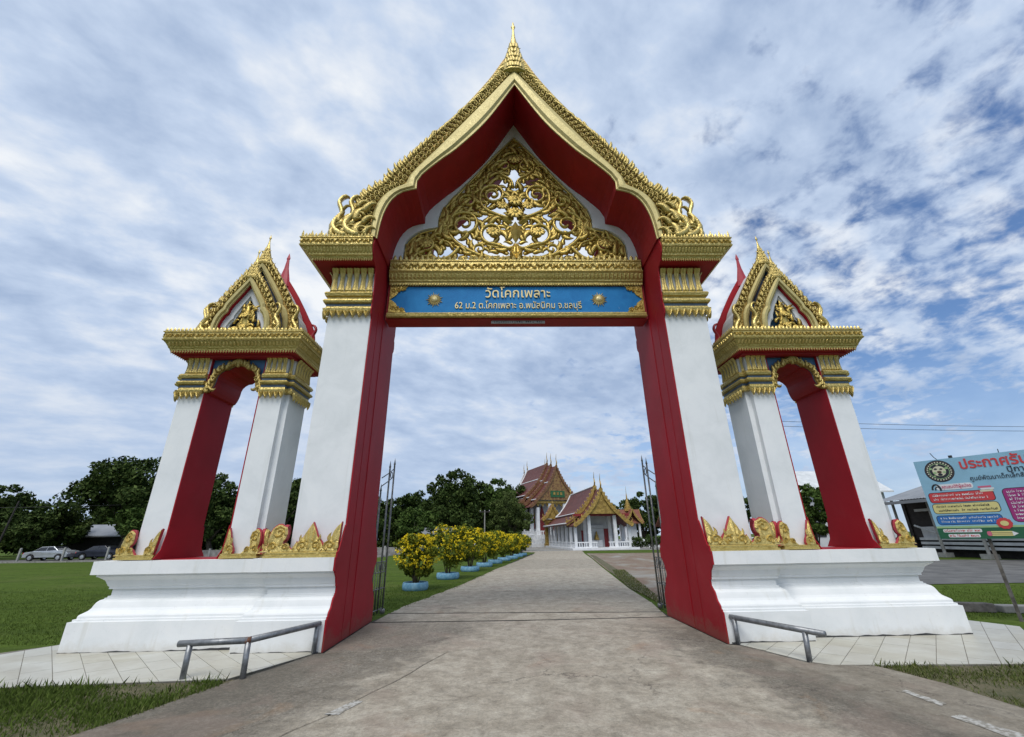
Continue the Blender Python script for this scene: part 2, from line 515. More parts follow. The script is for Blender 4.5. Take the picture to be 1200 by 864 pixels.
# ------------------------------------------------------------------ mesh helpers
class MB:
    def __init__(s):
        s.v, s.f = [], []

    def add(s, vs, fs):
        b = len(s.v)
        s.v += [tuple(p) for p in vs]
        s.f += [tuple(i + b for i in f) for f in fs]
        return s

    def box(s, x0, x1, y0, y1, z0, z1):
        return s.add([(x0, y0, z0), (x1, y0, z0), (x1, y1, z0), (x0, y1, z0), (x0, y0, z1), (x1, y0, z1), (x1, y1, z1), (x0, y1, z1)],
                     [(0, 3, 2, 1), (4, 5, 6, 7), (0, 1, 5, 4), (1, 2, 6, 5), (2, 3, 7, 6), (3, 0, 4, 7)])

    def prism(s, poly, axis, a0, a1):
        """poly in the two other axes (x,z for y; y,z for x; x,y for z)"""
        n = len(poly)

        def pt(p, a):
            return {'y': (p[0], a, p[1]), 'x': (a, p[0], p[1]), 'z': (p[0], p[1], a)}[axis]
        vs = [pt(p, a0) for p in poly] + [pt(p, a1) for p in poly]
        fs = [tuple(range(n)), tuple(range(2 * n - 1, n - 1, -1))]
        fs += [(i, i + n, (i + 1) % n + n, (i + 1) % n) for i in range(n)]
        return s.add(vs, fs)

    def band(s, A, B, y0, y1):
        """solid between polylines A and B (x,z) from y0 to y1"""
        n = len(A)
        vs = [(p[0], y0, p[1]) for p in A] + [(p[0], y0, p[1]) for p in B] + [(p[0], y1, p[1]) for p in A] + [(p[0], y1, p[1]) for p in B]
        fs = []
        for i in range(n - 1):
            a, b, c, d = i, i + n, i + 2 * n, i + 3 * n
            fs += [(a, a + 1, b + 1, b), (c, d, d + 1, c + 1), (a, c, c + 1, a + 1), (b, b + 1, d + 1, d)]
        fs += [(0, n, 3 * n, 2 * n), (n - 1, 3 * n - 1, 4 * n - 1, 2 * n - 1)]
        return s.add(vs, fs)

    def loft(s, foot, prof, caps=True):
        """axis-aligned CCW footprint, offset outward by each (off, z) of the profile"""
        n = len(foot)
        nrm = []
        for i in range(n):
            q = [0, 0]
            for (a, b) in ((foot[i - 1], foot[i]), (foot[i], foot[(i + 1) % n])):
                ex, ey = b[0] - a[0], b[1] - a[1]
                L = sqrt(ex * ex + ey * ey)
                q[0] += ey / L
                q[1] += -ex / L
            nrm.append(q)
        vs = []
        for off, z in prof:
            ox, oy = off if isinstance(off, tuple) else (off, off)
            vs += [(p[0] + q[0] * ox, p[1] + q[1] * oy, z) for p, q in zip(foot, nrm)]
        fs = []
        for k in range(len(prof) - 1):
            for i in range(n):
                j = (i + 1) % n
                fs.append((k * n + i, k * n + j, (k + 1) * n + j, (k + 1) * n + i))
        if caps:
            fs += [tuple(range(n - 1, -1, -1)), tuple(range((len(prof) - 1) * n, len(prof) * n))]
        return s.add(vs, fs)

    def lathe(s, prof, n=12, c=(0, 0), sy=1.0, rot=0.0):
        vs = []
        for r, z in prof:
            vs += [(c[0] + r * cos(rot + 2 * pi * i / n), c[1] + sy * r * sin(rot + 2 * pi * i / n), z) for i in range(n)]
        fs = []
        for k in range(len(prof) - 1):
            for i in range(n):
                j = (i + 1) % n
                fs.append((k * n + i, k * n + j, (k + 1) * n + j, (k + 1) * n + i))
        fs += [tuple(range(n - 1, -1, -1)), tuple(range((len(prof) - 1) * n, len(prof) * n))]
        return s.add(vs, fs)

    def tube(s, pts, rad, n=6):
        pts = [Vector(p) for p in pts]
        if not hasattr(rad, '__len__'):
            rad = [rad] * len(pts)
        vs, fs = [], []
        ref = None
        for i, p in enumerate(pts):
            t = (pts[min(i + 1, len(pts) - 1)] - pts[max(i - 1, 0)]).normalized()
            if ref is None:
                ref = t.orthogonal().normalized()
            ref = (ref - t * ref.dot(t)).normalized()
            b = t.cross(ref)
            vs += [p + (ref * cos(2 * pi * k / n) + b * sin(2 * pi * k / n)) * rad[i] for k in range(n)]
        for i in range(len(pts) - 1):
            for k in range(n):
                l = (k + 1) % n
                fs.append((i * n + k, i * n + l, (i + 1) * n + l, (i + 1) * n + k))
        fs += [tuple(range(n - 1, -1, -1)), tuple(range((len(pts) - 1) * n, len(pts) * n))]
        return s.add(vs, fs)

    def rib(s, pts, wid, h, hb, y0=0.0):
        """ribbon with a raised ridge, lying in the xz plane, ridge towards -y"""
        n = len(pts)
        vs, fs = [], []
        for i, p in enumerate(pts):
            a, b = pts[max(i - 1, 0)], pts[min(i + 1, n - 1)]
            tx, tz = b[0] - a[0], b[1] - a[1]
            L = sqrt(tx * tx + tz * tz) or 1
            nx, nz = -tz / L, tx / L
            w_ = wid[i]
            hh = h * min(1, w_ / (max(wid) * .6 + 1e-9))
            vs += [(p[0] - nx * w_, y0, p[1] - nz * w_), (p[0], y0 - hh, p[1]), (p[0] + nx * w_, y0, p[1] + nz * w_), (p[0], y0 + hb, p[1])]
        for i in range(n - 1):
            for k in range(4):
                l = (k + 1) % 4
                fs.append((i * 4 + k, i * 4 + l, (i + 1) * 4 + l, (i + 1) * 4 + k))
        fs += [(3, 2, 1, 0), tuple(range(4 * n - 4, 4 * n))]
        return s.add(vs, fs)

    def mesh(s, name, mat=None, smooth=False):
        me = bpy.data.meshes.new(name)
        me.from_pydata(s.v, [], s.f)
        bm = bmesh.new()
        bm.from_mesh(me)
        bmesh.ops.recalc_face_normals(bm, faces=bm.faces)
        bm.to_mesh(me)
        bm.free()
        if mat:
            me.materials.append(MATS[mat])
        if smooth:
            me.polygons.foreach_set('use_smooth', [True] * len(me.polygons))
        return me

    def build(s, name, mat, parent=None, smooth=False, kind=None, bevel=0, label=None):
        o = bpy.data.objects.new(name, s.mesh(name, mat, smooth))
        COL.objects.link(o)
        o.parent = parent
        if kind:
            o['kind'] = kind
        if label:
            o['label'] = label
        if bevel:
            b = o.modifiers.new('bevel', 'BEVEL')
            b.width = bevel
            b.segments = 2
            b.limit_method = 'ANGLE'
            b.angle_limit = radians(40)
        return o


def thing(name, label, cat, loc=(0, 0, 0), rz=0, group=None):
    o = bpy.data.objects.new(name, None)
    COL.objects.link(o)
    o.empty_display_size = .3
    o.location = loc
    o.rotation_euler = (0, 0, rz)
    tag(o, label, cat, group)
    return o


def tag(o, label, cat, group=None):
    o['label'] = label
    o['category'] = cat
    if group:
        o['group'] = group
    return o


def struct(o):
    o['kind'] = 'structure'
    return o


def inst(name, me, parent, loc, rot=(0, 0, 0), sc=(1, 1, 1)):
    o = bpy.data.objects.new(name, me)
    COL.objects.link(o)
    o.parent = parent
    o.location = loc
    o.rotation_euler = rot
    o.scale = sc if hasattr(sc, '__len__') else (sc, sc, sc)
    return o


def copy_tree(o, parent=None):
    c = o.copy()
    COL.objects.link(c)
    c.parent = parent
    for ch in o.children:
        copy_tree(ch, c)
    return c


def crom(pts, n):
    """Catmull-Rom resample to n points, even in arc length"""
    P = [np.array(p, float) for p in pts]
    P = [2 * P[0] - P[1]] + P + [2 * P[-1] - P[-2]]
    out = []
    for i in range(1, len(P) - 2):
        for t in np.linspace(0, 1, 14, endpoint=False):
            a, b, c, d = P[i - 1:i + 3]
            out.append(.5 * (2 * b + (c - a) * t + (2 * a - 5 * b + 4 * c - d) * t * t + (3 * b - a - 3 * c + d) * t ** 3))
    out.append(P[-2])
    out = np.array(out)
    L = np.concatenate([[0], np.cumsum(np.linalg.norm(np.diff(out, axis=0), axis=1))])
    s_ = np.linspace(0, L[-1], n)
    return [tuple(float(np.interp(q, L, out[:, k])) for k in range(out.shape[1])) for q in s_]


def mir(pts):
    return [(-p[0], p[1]) for p in pts]


def off_curve(A, B, t):
    return [(a[0] + (b[0] - a[0]) * t, a[1] + (b[1] - a[1]) * t) for a, b in zip(A, B)]


# ------------------------------------------------------------------ library of gilded stucco pieces (shared meshes)
def leaf_piece(curl, L=1.0, wd=.27, h=.12, hb=.05, seg=7):
    pts, wid = [], []
    x = z = 0
    for i in range(seg + 1):
        t = i / seg
        a = curl * t ** 1.3
        pts.append((x, z))
        wid.append(wd * (sin(pi * min(1, (t * .9 + .1)) ** .8) ** .8) * (1 - .25 * t) + .004)
        x += sin(a) * L / seg
        z += cos(a) * L / seg
    return pts, wid, h, hb


def spiral_pts(cx, cz, R, turns, dirn, a0, rend=.12, n=26):
    out = []
    for i in range(n + 1):
        t = i / n
        r = R * (1 - t) ** .85 * (1 - rend) + R * rend
        a = a0 + dirn * turns * 2 * pi * t
        out.append((cx + r * cos(a), cz + r * sin(a)))
    return out


LIB = {}


def lib(name, mb, mat, smooth=True):
    LIB[name] = mb.mesh(name, mat, smooth)


for g_, mname in (('', 'gold_relief'), ('_carved', 'gold_carving')):
    lib('leaf_curl' + g_, MB().rib(*leaf_piece(1.7)), mname)
    lib('leaf_soft' + g_, MB().rib(*leaf_piece(.8)), mname)
    lib('leaf_hook' + g_, MB().rib(*leaf_piece(2.8, wd=.2)), mname)
mb = MB()
sp = spiral_pts(0, .0, .5, 1.35, -1, radians(200), .14, 13)
mb.rib(sp, [.17 * (1 - .6 * i / 13) for i in range(14)], .16, .06)
lib('scroll', mb, 'gold_relief')
mb = MB()
mb.rib(spiral_pts(0, 0, .42, 1.2, -1, radians(230), .14, 11), [.15 * (1 - .55 * i / 11) for i in range(12)], .16, .06)
pts, wid, h, hb = leaf_piece(-1.2, 1.05, .17)
mb.rib([(p[0] - .25, p[1] - .1) for p in pts], wid, h, hb)
pts, wid, h, hb = leaf_piece(-.7, .7, .14)
mb.rib([(p[0] + .28, p[1] + .05) for p in pts], wid, h, hb)
lib('kanok', mb, 'gold_relief')
# flower: two rows of petals round a button
for g_, mname in (('', 'gold_relief'), ('_carved', 'gold_carving')):
    mb = MB()
    for k in range(10):
        a = 2 * pi * k / 10
        ca, sa = cos(a), sin(a)
        q = []
        for r, w_, y in ((.3, .10, -.16), (.7, .22, -.22), (1.0, .10, -.08)):
            q += [(r * ca - w_ * sa, y, r * sa + w_ * ca), (r * ca, y - .08, r * sa), (r * ca + w_ * sa, y, r * sa - w_ * ca)]
        mb.add(q, [(0, 1, 4, 3), (1, 2, 5, 4), (3, 4, 7, 6), (4, 5, 8, 7)])
    ring = []
    for r, y in ((.95, .05), (.8, -.06), (.42, -.20), (.30, -.34), (.05, -.40)):
        ring += [(r * cos(2 * pi * k / 10), y, r * sin(2 * pi * k / 10)) for k in range(10)]
    fs = [(i * 10 + k, i * 10 + (k + 1) % 10, (i + 1) * 10 + (k + 1) % 10, (i + 1) * 10 + k) for i in range(4) for k in range(10)]
    mb.add(ring, fs + [tuple(range(40, 50))])
    lib('flower' + g_, mb, mname)
# capital petal: tall, S-curved outwards at the head
mb = MB()
vs = []
for z, w_, y in ((0, .36, 0), (.1, .46, -.10), (.35, .34, -.06), (.65, .30, -.05), (.85, .40, -.13), (1.0, .46, -.30)):
    vs += [(-w_, y + .03, z), (-w_ * .45, y - .05, z), (0, y - .01, z), (w_ * .45, y - .05, z), (w_, y + .03, z), (0, y + .16, z)]
fs = []
for i in range(5):
    for k in range(6):
        fs.append((i * 6 + k, i * 6 + (k + 1) % 6, (i + 1) * 6 + (k + 1) % 6, (i + 1) * 6 + k))
mb.add(vs, fs + [(0, 1, 2, 3, 4, 5), (35, 34, 33, 32, 31, 30)])
lib('petal', mb, 'gold_relief', False)
# pendant leaf hanging below a capital
mb = MB()
out = [(-.5, 0), (-.5, -.25), (-.32, -.6), (0, -1.0), (.32, -.6), (.5, -.25), (.5, 0)]
vs = [(x, 0, z) for x, z in out] + [(x * .72, -.20, z * .72 - .05) for x, z in out] + [(x * .4, -.10, z * .5 - .08) for x, z in out] + [(0, -.26, -.35)]
fs = [(i, i + 1, i + 8, i + 7) for i in range(6)] + [(i + 7, i + 8, i + 15, i + 14) for i in range(6)] + [(i + 14, i + 15, 21) for i in range(6)]
mb.add(vs, fs)
lib('pendant', mb, 'gold_relief', False)


def teeth(mb, p0, p1, n, w_, h, d, nx, ny):
    """row of small pointed teeth from p0 to p1; h may be negative; d = thickness along (nx, ny)"""
    for i in range(n):
        t = (i + .5) / n
        c = [p0[k] + (p1[k] - p0[k]) * t for k in range(3)]
        L = sqrt((p1[0] - p0[0]) ** 2 + (p1[1] - p0[1]) ** 2)
        ex, ey = (p1[0] - p0[0]) / L * w_ / 2, (p1[1] - p0[1]) / L * w_ / 2
        vs = [(c[0] - ex, c[1] - ey, c[2]), (c[0] + nx * d, c[1] + ny * d, c[2]), (c[0] + ex, c[1] + ey, c[2]), (c[0] - nx * d, c[1] - ny * d, c[2]),
              (c[0] - ex * 1.1, c[1] - ey * 1.1, c[2] + h * .45), (c[0] + nx * d * 1.3, c[1] + ny * d * 1.3, c[2] + h * .4), (c[0] + ex * 1.1, c[1] + ey * 1.1, c[2] + h * .45),
              (c[0] - nx * d, c[1] - ny * d, c[2] + h * .4), (c[0], c[1], c[2] + h)]
        fs = [(k, (k + 1) % 4, (k + 1) % 4 + 4, k + 4) for k in range(4)] + [(k + 4, (k + 1) % 4 + 4, 8) for k in range(4)]
        mb.add(vs, fs)


def frieze(mb, p0, p1, z, hh, step, nx, ny, d=.02):
    """band of low relief: alternating rosettes and S scrolls on a vertical face"""
    L = sqrt((p1[0] - p0[0]) ** 2 + (p1[1] - p0[1]) ** 2)
    ux, uy = (p1[0] - p0[0]) / L, (p1[1] - p0[1]) / L
    n = max(1, round(L / step))

    def put(pts, wid, h):
        m2 = MB().rib(pts, wid, h, .0)
        vs = [(p0[0] + ux * x - nx * y, p0[1] + uy * x - ny * y, z + zz) for x, y, zz in m2.v]
        mb.add(vs, m2.f)
    for i in range(n):
        c = (i + .5) * L / n
        st = L / n
        for sg in (-1, 1):
            P = [(c + sg * st * (.12 + .36 * t), hh * .30 * sin(t * 2 * pi) * (1 if i % 2 else -1)) for t in np.linspace(0, 1, 7)]
            put(P, [hh * .12] * 7, d * 1.3)
            P = [(c + sg * st * (.20 + .22 * t), -hh * .30 * sin(t * pi + .4) * (1 if i % 2 else -1)) for t in np.linspace(0, 1, 4)]
            put(P, [hh * .02, hh * .12, hh * .1, hh * .01], d * 1.2)
        for k in range(4):
            a = k * pi / 2 + pi / 4
            put([(c, 0), (c + cos(a) * hh * .28, sin(a) * hh * .28), (c + cos(a) * hh * .42, sin(a) * hh * .42)], [hh * .04, hh * .15, hh * .01], d * 1.6)


def cove_row(mb, p0, p1, n, z0, z1, o0, o1, nx, ny, w_, d):
    """row of small upright leaves on a cove that leans out from o0 at z0 to o1 at z1"""
    L = sqrt((p1[0] - p0[0]) ** 2 + (p1[1] - p0[1]) ** 2)
    ux, uy = (p1[0] - p0[0]) / L, (p1[1] - p0[1]) / L
    for i in range(n):
        c = L * (i + .5) / n
        m2 = MB().rib([(0, 0), (0, .35), (0, .75), (0, 1)], [w_ * .6, w_, w_ * .8, w_ * .1], d, 0)
        vs = []
        for x, y, t in m2.v:
            o = o0 + (o1 - o0) * t - y
            vs.append((p0[0] + ux * (c + x) + nx * o, p0[1] + uy * (c + x) + ny * o, z0 + (z1 - z0) * t))
        mb.add(vs, m2.f)


def split_curve(lower, upper, n1, n2):
    a = crom(lower, n1)
    b = crom(upper, n2)
    return a + b[1:]


def barge(parent, I, M, O, y, th, n, rows, size, curve_end=None, apexfin=None, plain=None, both=True):
    """gilded bargeboards: moulding between I and M, relief between M and O; I, M, O are half outlines (x>0) bottom to apex"""
    for sg in ((1, -1) if both else (1,)):
        f = (lambda p: p) if sg > 0 else mir
        i_, m_, o_ = f(I), f(M), f(O)
        mb = MB()
        a, b, c, d = off_curve(i_, m_, .10), off_curve(i_, m_, .30), off_curve(i_, m_, .72), m_
        k = len(a)
        rails = [(i_, .02), (i_, -.015), (a, -.02), (a, .0), (off_curve(i_, m_, .16), .0), (b, -.055), (c, -.065), (d, -.02), (d, th)]
        vs, fs = [], []
        for rail, dy in rails:
            vs += [(p[0], y + dy, p[1]) for p in rail]
        for r in range(len(rails) - 1):
            fs += [(r * k + q, r * k + q + 1, (r + 1) * k + q + 1, (r + 1) * k + q) for q in range(k - 1)]
        mb.add(vs, fs)
        mold = mb.build('bargeboard', plain or 'gold_plain', parent)
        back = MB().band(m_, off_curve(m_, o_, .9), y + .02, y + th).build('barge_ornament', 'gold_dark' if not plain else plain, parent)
        if plain:
            continue
        # pieces along the board
        L = np.concatenate([[0], np.cumsum(np.linalg.norm(np.diff(np.array(m_), axis=0), axis=1))])

        def at(s_, t):
            xm, zm = np.interp(s_, L, [p[0] for p in m_]), np.interp(s_, L, [p[1] for p in m_])
            xo, zo = np.interp(s_, L, [p[0] for p in o_]), np.interp(s_, L, [p[1] for p in o_])
            return xm + (xo - xm) * t, zm + (zo - zm) * t, xo - xm, zo - zm
        for q in range(n):
            s_ = L[-1] * (q + .5) / n
            x2, z2, nx, nz = at(s_, .5)
            wdt = sqrt(nx * nx + nz * nz)
            ang = atan2(nx, nz)               # rotation from +z to outward normal
            sz = min(wdt, size * 1.25)
            jit = random.uniform(-.12, .12)
            tan_ = ang - sg * .55             # lean up the slope
            if rows == 2:
                for t_, f_, off in ((.15, 1, 0), (.40, -1, .5), (.62, 1, .1)):
                    xa, za, _, _ = at(s_ + L[-1] * off / n, t_)
                    inst('scroll', LIB['scroll'], back, (xa, y - .012 * t_, za), (0, (ang if f_ > 0 else tan_) + jit * 3, 0), (f_ * sg * sz * random.uniform(.24, .29), sz * .42, sz * random.uniform(.24, .29)))
                for dq in (0, .5):
                    xc, zc, _, _ = at(s_ + L[-1] * dq / n, .70)
                    inst('flame_leaf', LIB['leaf_soft' if dq else 'leaf_curl'], back, (xc, y - .012, zc), (random.uniform(-.1, .2), tan_ - sg * .30 + jit, 0), (-sg * sz * .36, sz * .4, sz * random.uniform(.36, .50)))
            else:
                xa, za, _, _ = at(s_, .36)
                inst('kanok', LIB['kanok'], back, (xa, y - .005, za), (0, tan_ + jit, 0), (-sg * sz * .62, sz * .7, sz * .62))
                xc, zc, _, _ = at(s_ + L[-1] * .5 / n, .66)
                inst('flame_leaf', LIB['leaf_soft'], back, (xc, y - .005, zc), (0, tan_ + jit, 0), (-sg * sz * .6, sz * .6, sz * .5))


def naga_end(parent, x, z, h, sg, y, mat='gold_relief', name='naga_finial'):
    """S-shaped crested hook at the foot of a bargeboard"""
    P = crom([(-.20, 0), (-.02, .08), (.10, .24), (.04, .42), (-.05, .56), (.0, .72), (.05, .86), (.0, .98), (-.09, 1.03), (-.14, 1.0)], 20)
    wd = [.15, .15, .15, .14, .13, .12, .105, .10, .09, .085, .08, .075, .07, .065, .065, .06, .055, .05, .04, .015]
    mb = MB()
    mb.rib([(x + sg * p[0] * h, z + p[1] * h) for p in P], [q * h * .75 for q in wd], .09 * h, .09 * h, y)
    for k in (3, 6):                     # flame tongues on the back of the neck
        px_, pz_ = P[k]
        q = [(px_ - .06, pz_ - .02), (px_ - .16, pz_ + .06), (px_ - .17, pz_ + .18)]
        mb.rib([(x + sg * a * h, z + b * h) for a, b in q], [.07 * h, .06 * h, .01 * h], .06 * h, .05 * h, y)
    return mb.build(name, mat, parent, True)


def apex_finial(parent, z0, z1, r, y, mat='gold_relief', leaves=True):
    hgt = z1 - z0
    prof = [(1.0, 0), (1.06, .015), (1.0, .04), (1.02, .07), (.86, .20), (.66, .32), (.44, .46), (.28, .58), (.17, .68), (.11, .76), (.09, .84), (.17, .87), (.19, .89), (.09, .92), (.07, .96), (.0, 1.0)]
    fin = MB().lathe([(r * a, z0 + hgt * b) for a, b in prof], 10, (0, y), .55).build('apex_finial', mat, parent, True)
    if leaves:
        for t, k in ((.03, 8), (.13, 7), (.23, 6), (.33, 4), (.44, 3)):
            rr = r * np.interp(t, [b for _, b in prof], [a for a, _ in prof])
            for i in range(k):
                u = (i + .5) / k * 2 - 1
                inst('flame_leaf', LIB['leaf_soft'], fin, (u * rr * .86, y - .52 * rr * sqrt(max(.02, 1 - u * u)), z0 + hgt * t), (-.12, -u * .22, u * .5),
                     ((1 if u > 0 else -1) * hgt * .13, hgt * .13, hgt * .135))
    return fin

# ------------------------------------------------------------------ the main gate arch
gate = thing('temple_gate', 'tall white and red central gate arch with gilded gable spanning the concrete drive', 'gate')
HW = 3.2                                  # half width of the passage
PL = [(0, 0), (0, .44), (-.035, .445), (-.035, .475), (-.065, .48), (-.065, .515), (-.075, .535), (-.105, .56), (-.135, .585), (-.155, .62), (-.168, .665), (-.182, .705), (-.205, .735), (-.238, .750),
      (-.238, .765), (-.26, .768), (-.26, .79), (-.285, .795), (-.285, .895), (-.25, .90), (-.25, .935), (-.235, .95), (-.20, 1.04), (-.13, 1.10), (-.115, 1.105),
      (-.115, 1.135), (-.06, 1.14), (-.06, 1.35)]
Y1 = 2.68                                 # rear plane
IN = split_curve([(3.15, 7.86), (3.12, 8.24), (3.06, 8.6), (2.93, 8.95), (2.70, 9.20), (2.37, 9.30)],
                 [(2.37, 9.30), (2.38, 9.50), (2.25, 9.77), (1.80, 10.27), (1.45, 10.62), (.74, 11.56), (0, 12.92)], 12, 20)
MO = split_curve([(3.30, 7.90), (3.31, 8.41), (3.24, 8.82), (3.03, 9.18), (2.62, 9.45)],
                 [(2.62, 9.45), (2.56, 9.67), (2.38, 9.97), (2.04, 10.43), (1.65, 10.99), (.83, 12.20), (0, 13.47)], 12, 20)
OU = split_curve([(3.95, 7.90), (3.88, 8.55), (3.72, 9.02), (3.34, 9.41)],
                 [(3.34, 9.41), (3.04, 9.78), (2.69, 10.35), (2.13, 11.13), (1.37, 12.12), (.68, 13.25), (.30, 14.05), (0, 14.6)], 12, 20)
for sg in (-1, 1):
    X = lambda a, b: (min(sg * a, sg * b), max(sg * a, sg * b))
    side = 'left' if sg < 0 else 'right'
    # plinth of the pier: rectangular stack of mouldings
    x0, x1 = X(HW + .012, 4.62)
    foot = [(x0, 0), (x1, 0), (x1, Y1), (x0, Y1)]
    mb = MB()
    n = 4
    vs, fs = [], []
    for off, z in PL:                     # no moulding on the passage side: the red jamb covers it
        xo = sg * (4.62 + off)
        xi = sg * (HW + .012)
        xa, xb = min(xo, xi), max(xo, xi)
        vs += [(xa, -off, z), (xb, -off, z), (xb, Y1 + off, z), (xa, Y1 + off, z)]
    for k in range(len(PL) - 1):
        fs += [(k * 4 + i, k * 4 + (i + 1) % 4, (k + 1) * 4 + (i + 1) % 4, (k + 1) * 4 + i) for i in range(4)]
    mb.add(vs, fs + [(3, 2, 1, 0), tuple(range(len(vs) - 4, len(vs)))])
    mb.build('plinth', 'plinth_paint', gate)
    # shaft
    x0, x1 = X(HW + .012, 4.135)
    shaft = MB()
    foot = [(x0, .40), (x1, .40), (x1, 2.28), (x0, 2.28)]
    shaft.loft(foot, [(0, 1.345), (0, 7.34)])
    shaft = shaft.build('pillar', 'white_paint', gate, bevel=.012)
    # red jamb with the outline of the plinth, pillar, capital, cornice
    fr = [(-o, z) for o, z in PL]
    front = fr + [(.10, 1.352), (.10, 1.43), (.17, 1.45), (.36, 1.86), (.40, 1.88), (.40, 6.05), (.33, 6.14), (.31, 6.24), (.33, 6.4), (.37, 6.42), (.33, 6.6), (.34, 6.66), (.30, 7.2), (.26, 7.28), (.10, 7.34),
                  (-.02, 7.5), (-.05, 7.66), (.0, 7.80), (.0, 7.9), (.015, 8.3)]
    rear = [(2.68 - y_, z) for y_, z in front]
    poly = [(y_ - .0, z) for y_, z in front] + rear[::-1]
    jamb = MB().prism(poly, 'x', *X(HW - .014, HW + .008)).build('jamb', 'red_paint', gate, label='red painted inner face of the ' + side + ' pier')
    MB().box(*X(HW - .026, HW - .016), 1.22, 1.56, .01, 6.46).build('jamb_strip', 'red_paint', jamb)
    MB().box(*X(HW - .020, HW - .0155), .80, .86, .01, 6.46).build('jamb_strip', 'red_paint', jamb)
    # capital
    foot = [(X(HW + .012, 4.135)[0], .40), (X(HW + .012, 4.135)[1], .40), (X(HW + .012, 4.135)[1], 2.28), (X(HW + .012, 4.135)[0], 2.28)]

    def pier_ring(prof):
        m_ = MB()
        vs, fs = [], []
        for off, z in prof:
            xo, xi = sg * (4.135 + off), sg * (HW + .012)
            xa, xb = min(xo, xi), max(xo, xi)
            vs += [(xa, .40 - off, z), (xb, .40 - off, z), (xb, 2.28 + off, z), (xa, 2.28 + off, z)]
        for k in range(len(prof) - 1):
            fs += [(k * 4 + i, k * 4 + (i + 1) % 4, (k + 1) * 4 + (i + 1) % 4, (k + 1) * 4 + i) for i in range(4)]
        return m_.add(vs, fs + [(3, 2, 1, 0), tuple(range(len(vs) - 4, len(vs)))])
    cap = pier_ring([(.004, 6.20), (.09, 6.21), (.10, 6.27), (.07, 6.28), (.05, 6.33), (.05, 6.40), (.10, 6.41), (.115, 6.45), (.10, 6.49), (.045, 6.50), (.045, 6.57), (.09, 6.58), (.11, 6.64), (.09, 6.68), (.006, 6.69)]).build('capital', 'gold_band', gate)
    pier_ring([(.0525, 6.335), (.0525, 6.395)]).build('capital_groove', 'slate_paint', cap)
    ww = 4.135 - HW
    for q in range(6):                    # tall petals, front and outer side
        xx = sg * (HW + .03 + ww * (q + .5) / 6)
        inst('petal', LIB['petal'], cap, (xx, .375, 6.68), (0, 0, 0), (.160, .34, .58))
    for q in range(10):
        yy = .40 + 1.88 * (q + .5) / 10
        inst('petal', LIB['petal'], cap, (sg * 4.16, yy, 6.68), (0, 0, sg * pi / 2), (.19, .34, .58))
    for q in range(7):                    # pendant leaves
        xx = sg * (HW + .02 + (ww + .07) * (q + .5) / 7)
        inst('pendant_leaf', LIB['pendant'], cap, (xx, .325, 6.24), (0, 0, 0), (.15, .22, .21))
    for q in range(13):
        yy = .34 + 2.0 * (q + .5) / 13
        inst('pendant_leaf', LIB['pendant'], cap, (sg * 4.21, yy, 6.24), (0, 0, sg * pi / 2), (.16, .22, .21))
    # cornice
    xi = sg * (HW + .012)

    def corn_ring(prof):
        m_ = MB()
        vs, fs = [], []
        for xo_, yf, z in prof:
            xo = sg * xo_
            xa, xb = min(xo, xi), max(xo, xi)
            vs += [(xa, yf, z), (xb, yf, z), (xb, 2.68 - yf, z), (xa, 2.68 - yf, z)]
        for k in range(len(prof) - 1):
            fs += [(k * 4 + i, k * 4 + (i + 1) % 4, (k + 1) * 4 + (i + 1) % 4, (k + 1) * 4 + i) for i in range(4)]
        return m_.add(vs, fs + [(3, 2, 1, 0), tuple(range(len(vs) - 4, len(vs)))])
    corn_ring([(4.16, .34, 7.20), (4.16, .34, 7.33), (4.52, .06, 7.335), (4.52, .06, 7.36)]).build('cornice_soffit', 'soffit_red', gate)
    corn = corn_ring([(4.50, .08, 7.361), (4.53, .05, 7.37), (4.55, .03, 7.41), (4.58, .0, 7.43), (4.60, -.01, 7.47), (4.68, -.045, 7.54), (4.74, -.075, 7.585), (4.74, -.075, 7.60), (4.78, -.10, 7.605), (4.79, -.11, 7.635), (4.775, -.095, 7.645),
                      (4.775, -.095, 7.80), (4.80, -.115, 7.81), (4.80, -.115, 7.83)]).build('cornice', 'gold_band', gate)
    t_ = MB()
    teeth(t_, (xi, .055, 7.37), (sg * 4.53, .055, 7.37), 26, .036, -.07, .02, 0, 1)
    teeth(t_, (sg * 4.53, .055, 7.37), (sg * 4.53, 2.62, 7.37), 44, .036, -.07, .02, 1, 0)
    t_.build('dentil_row', 'gold_relief', corn, kind='stuff')
    t_ = MB()
    teeth(t_, (xi, -.09, 7.825), (sg * 4.78, -.09, 7.825), 22, .06, .12, .022, 0, 1)
    teeth(t_, (sg * 4.78, -.09, 7.825), (sg * 4.78, 2.77, 7.825), 36, .06, .12, .022, 1, 0)
    for q in range(4):
        teeth(t_, (sg * (4.15 + .2 * q) - .01, -.09, 7.825), (sg * (4.15 + .2 * q) + .01, -.09, 7.825), 1, .05, .20, .02, 0, 1)
    t_.build('crest_row', 'gold_relief', corn, kind='stuff')
    t_ = MB()
    frieze(t_, (xi, -.095), (sg * 4.775, -.095), 7.722, .13, .26, 0, -1, .024)
    frieze(t_, (sg * 4.775, -.095), (sg * 4.775, 2.77), 7.722, .13, .26, sg, 0, .024)
    cove_row(t_, (xi, 0), (sg * 4.64, 0), 20, 7.47, 7.59, .012, .078, 0, -1, .034, .022)
    cove_row(t_, (sg * 4.58, .0), (sg * 4.58, 2.68), 36, 7.47, 7.59, .022, .165, sg, 0, .034, .022)
    t_.build('frieze_relief', 'gold_relief', corn, kind='stuff')
    # foot ornaments on the plinth


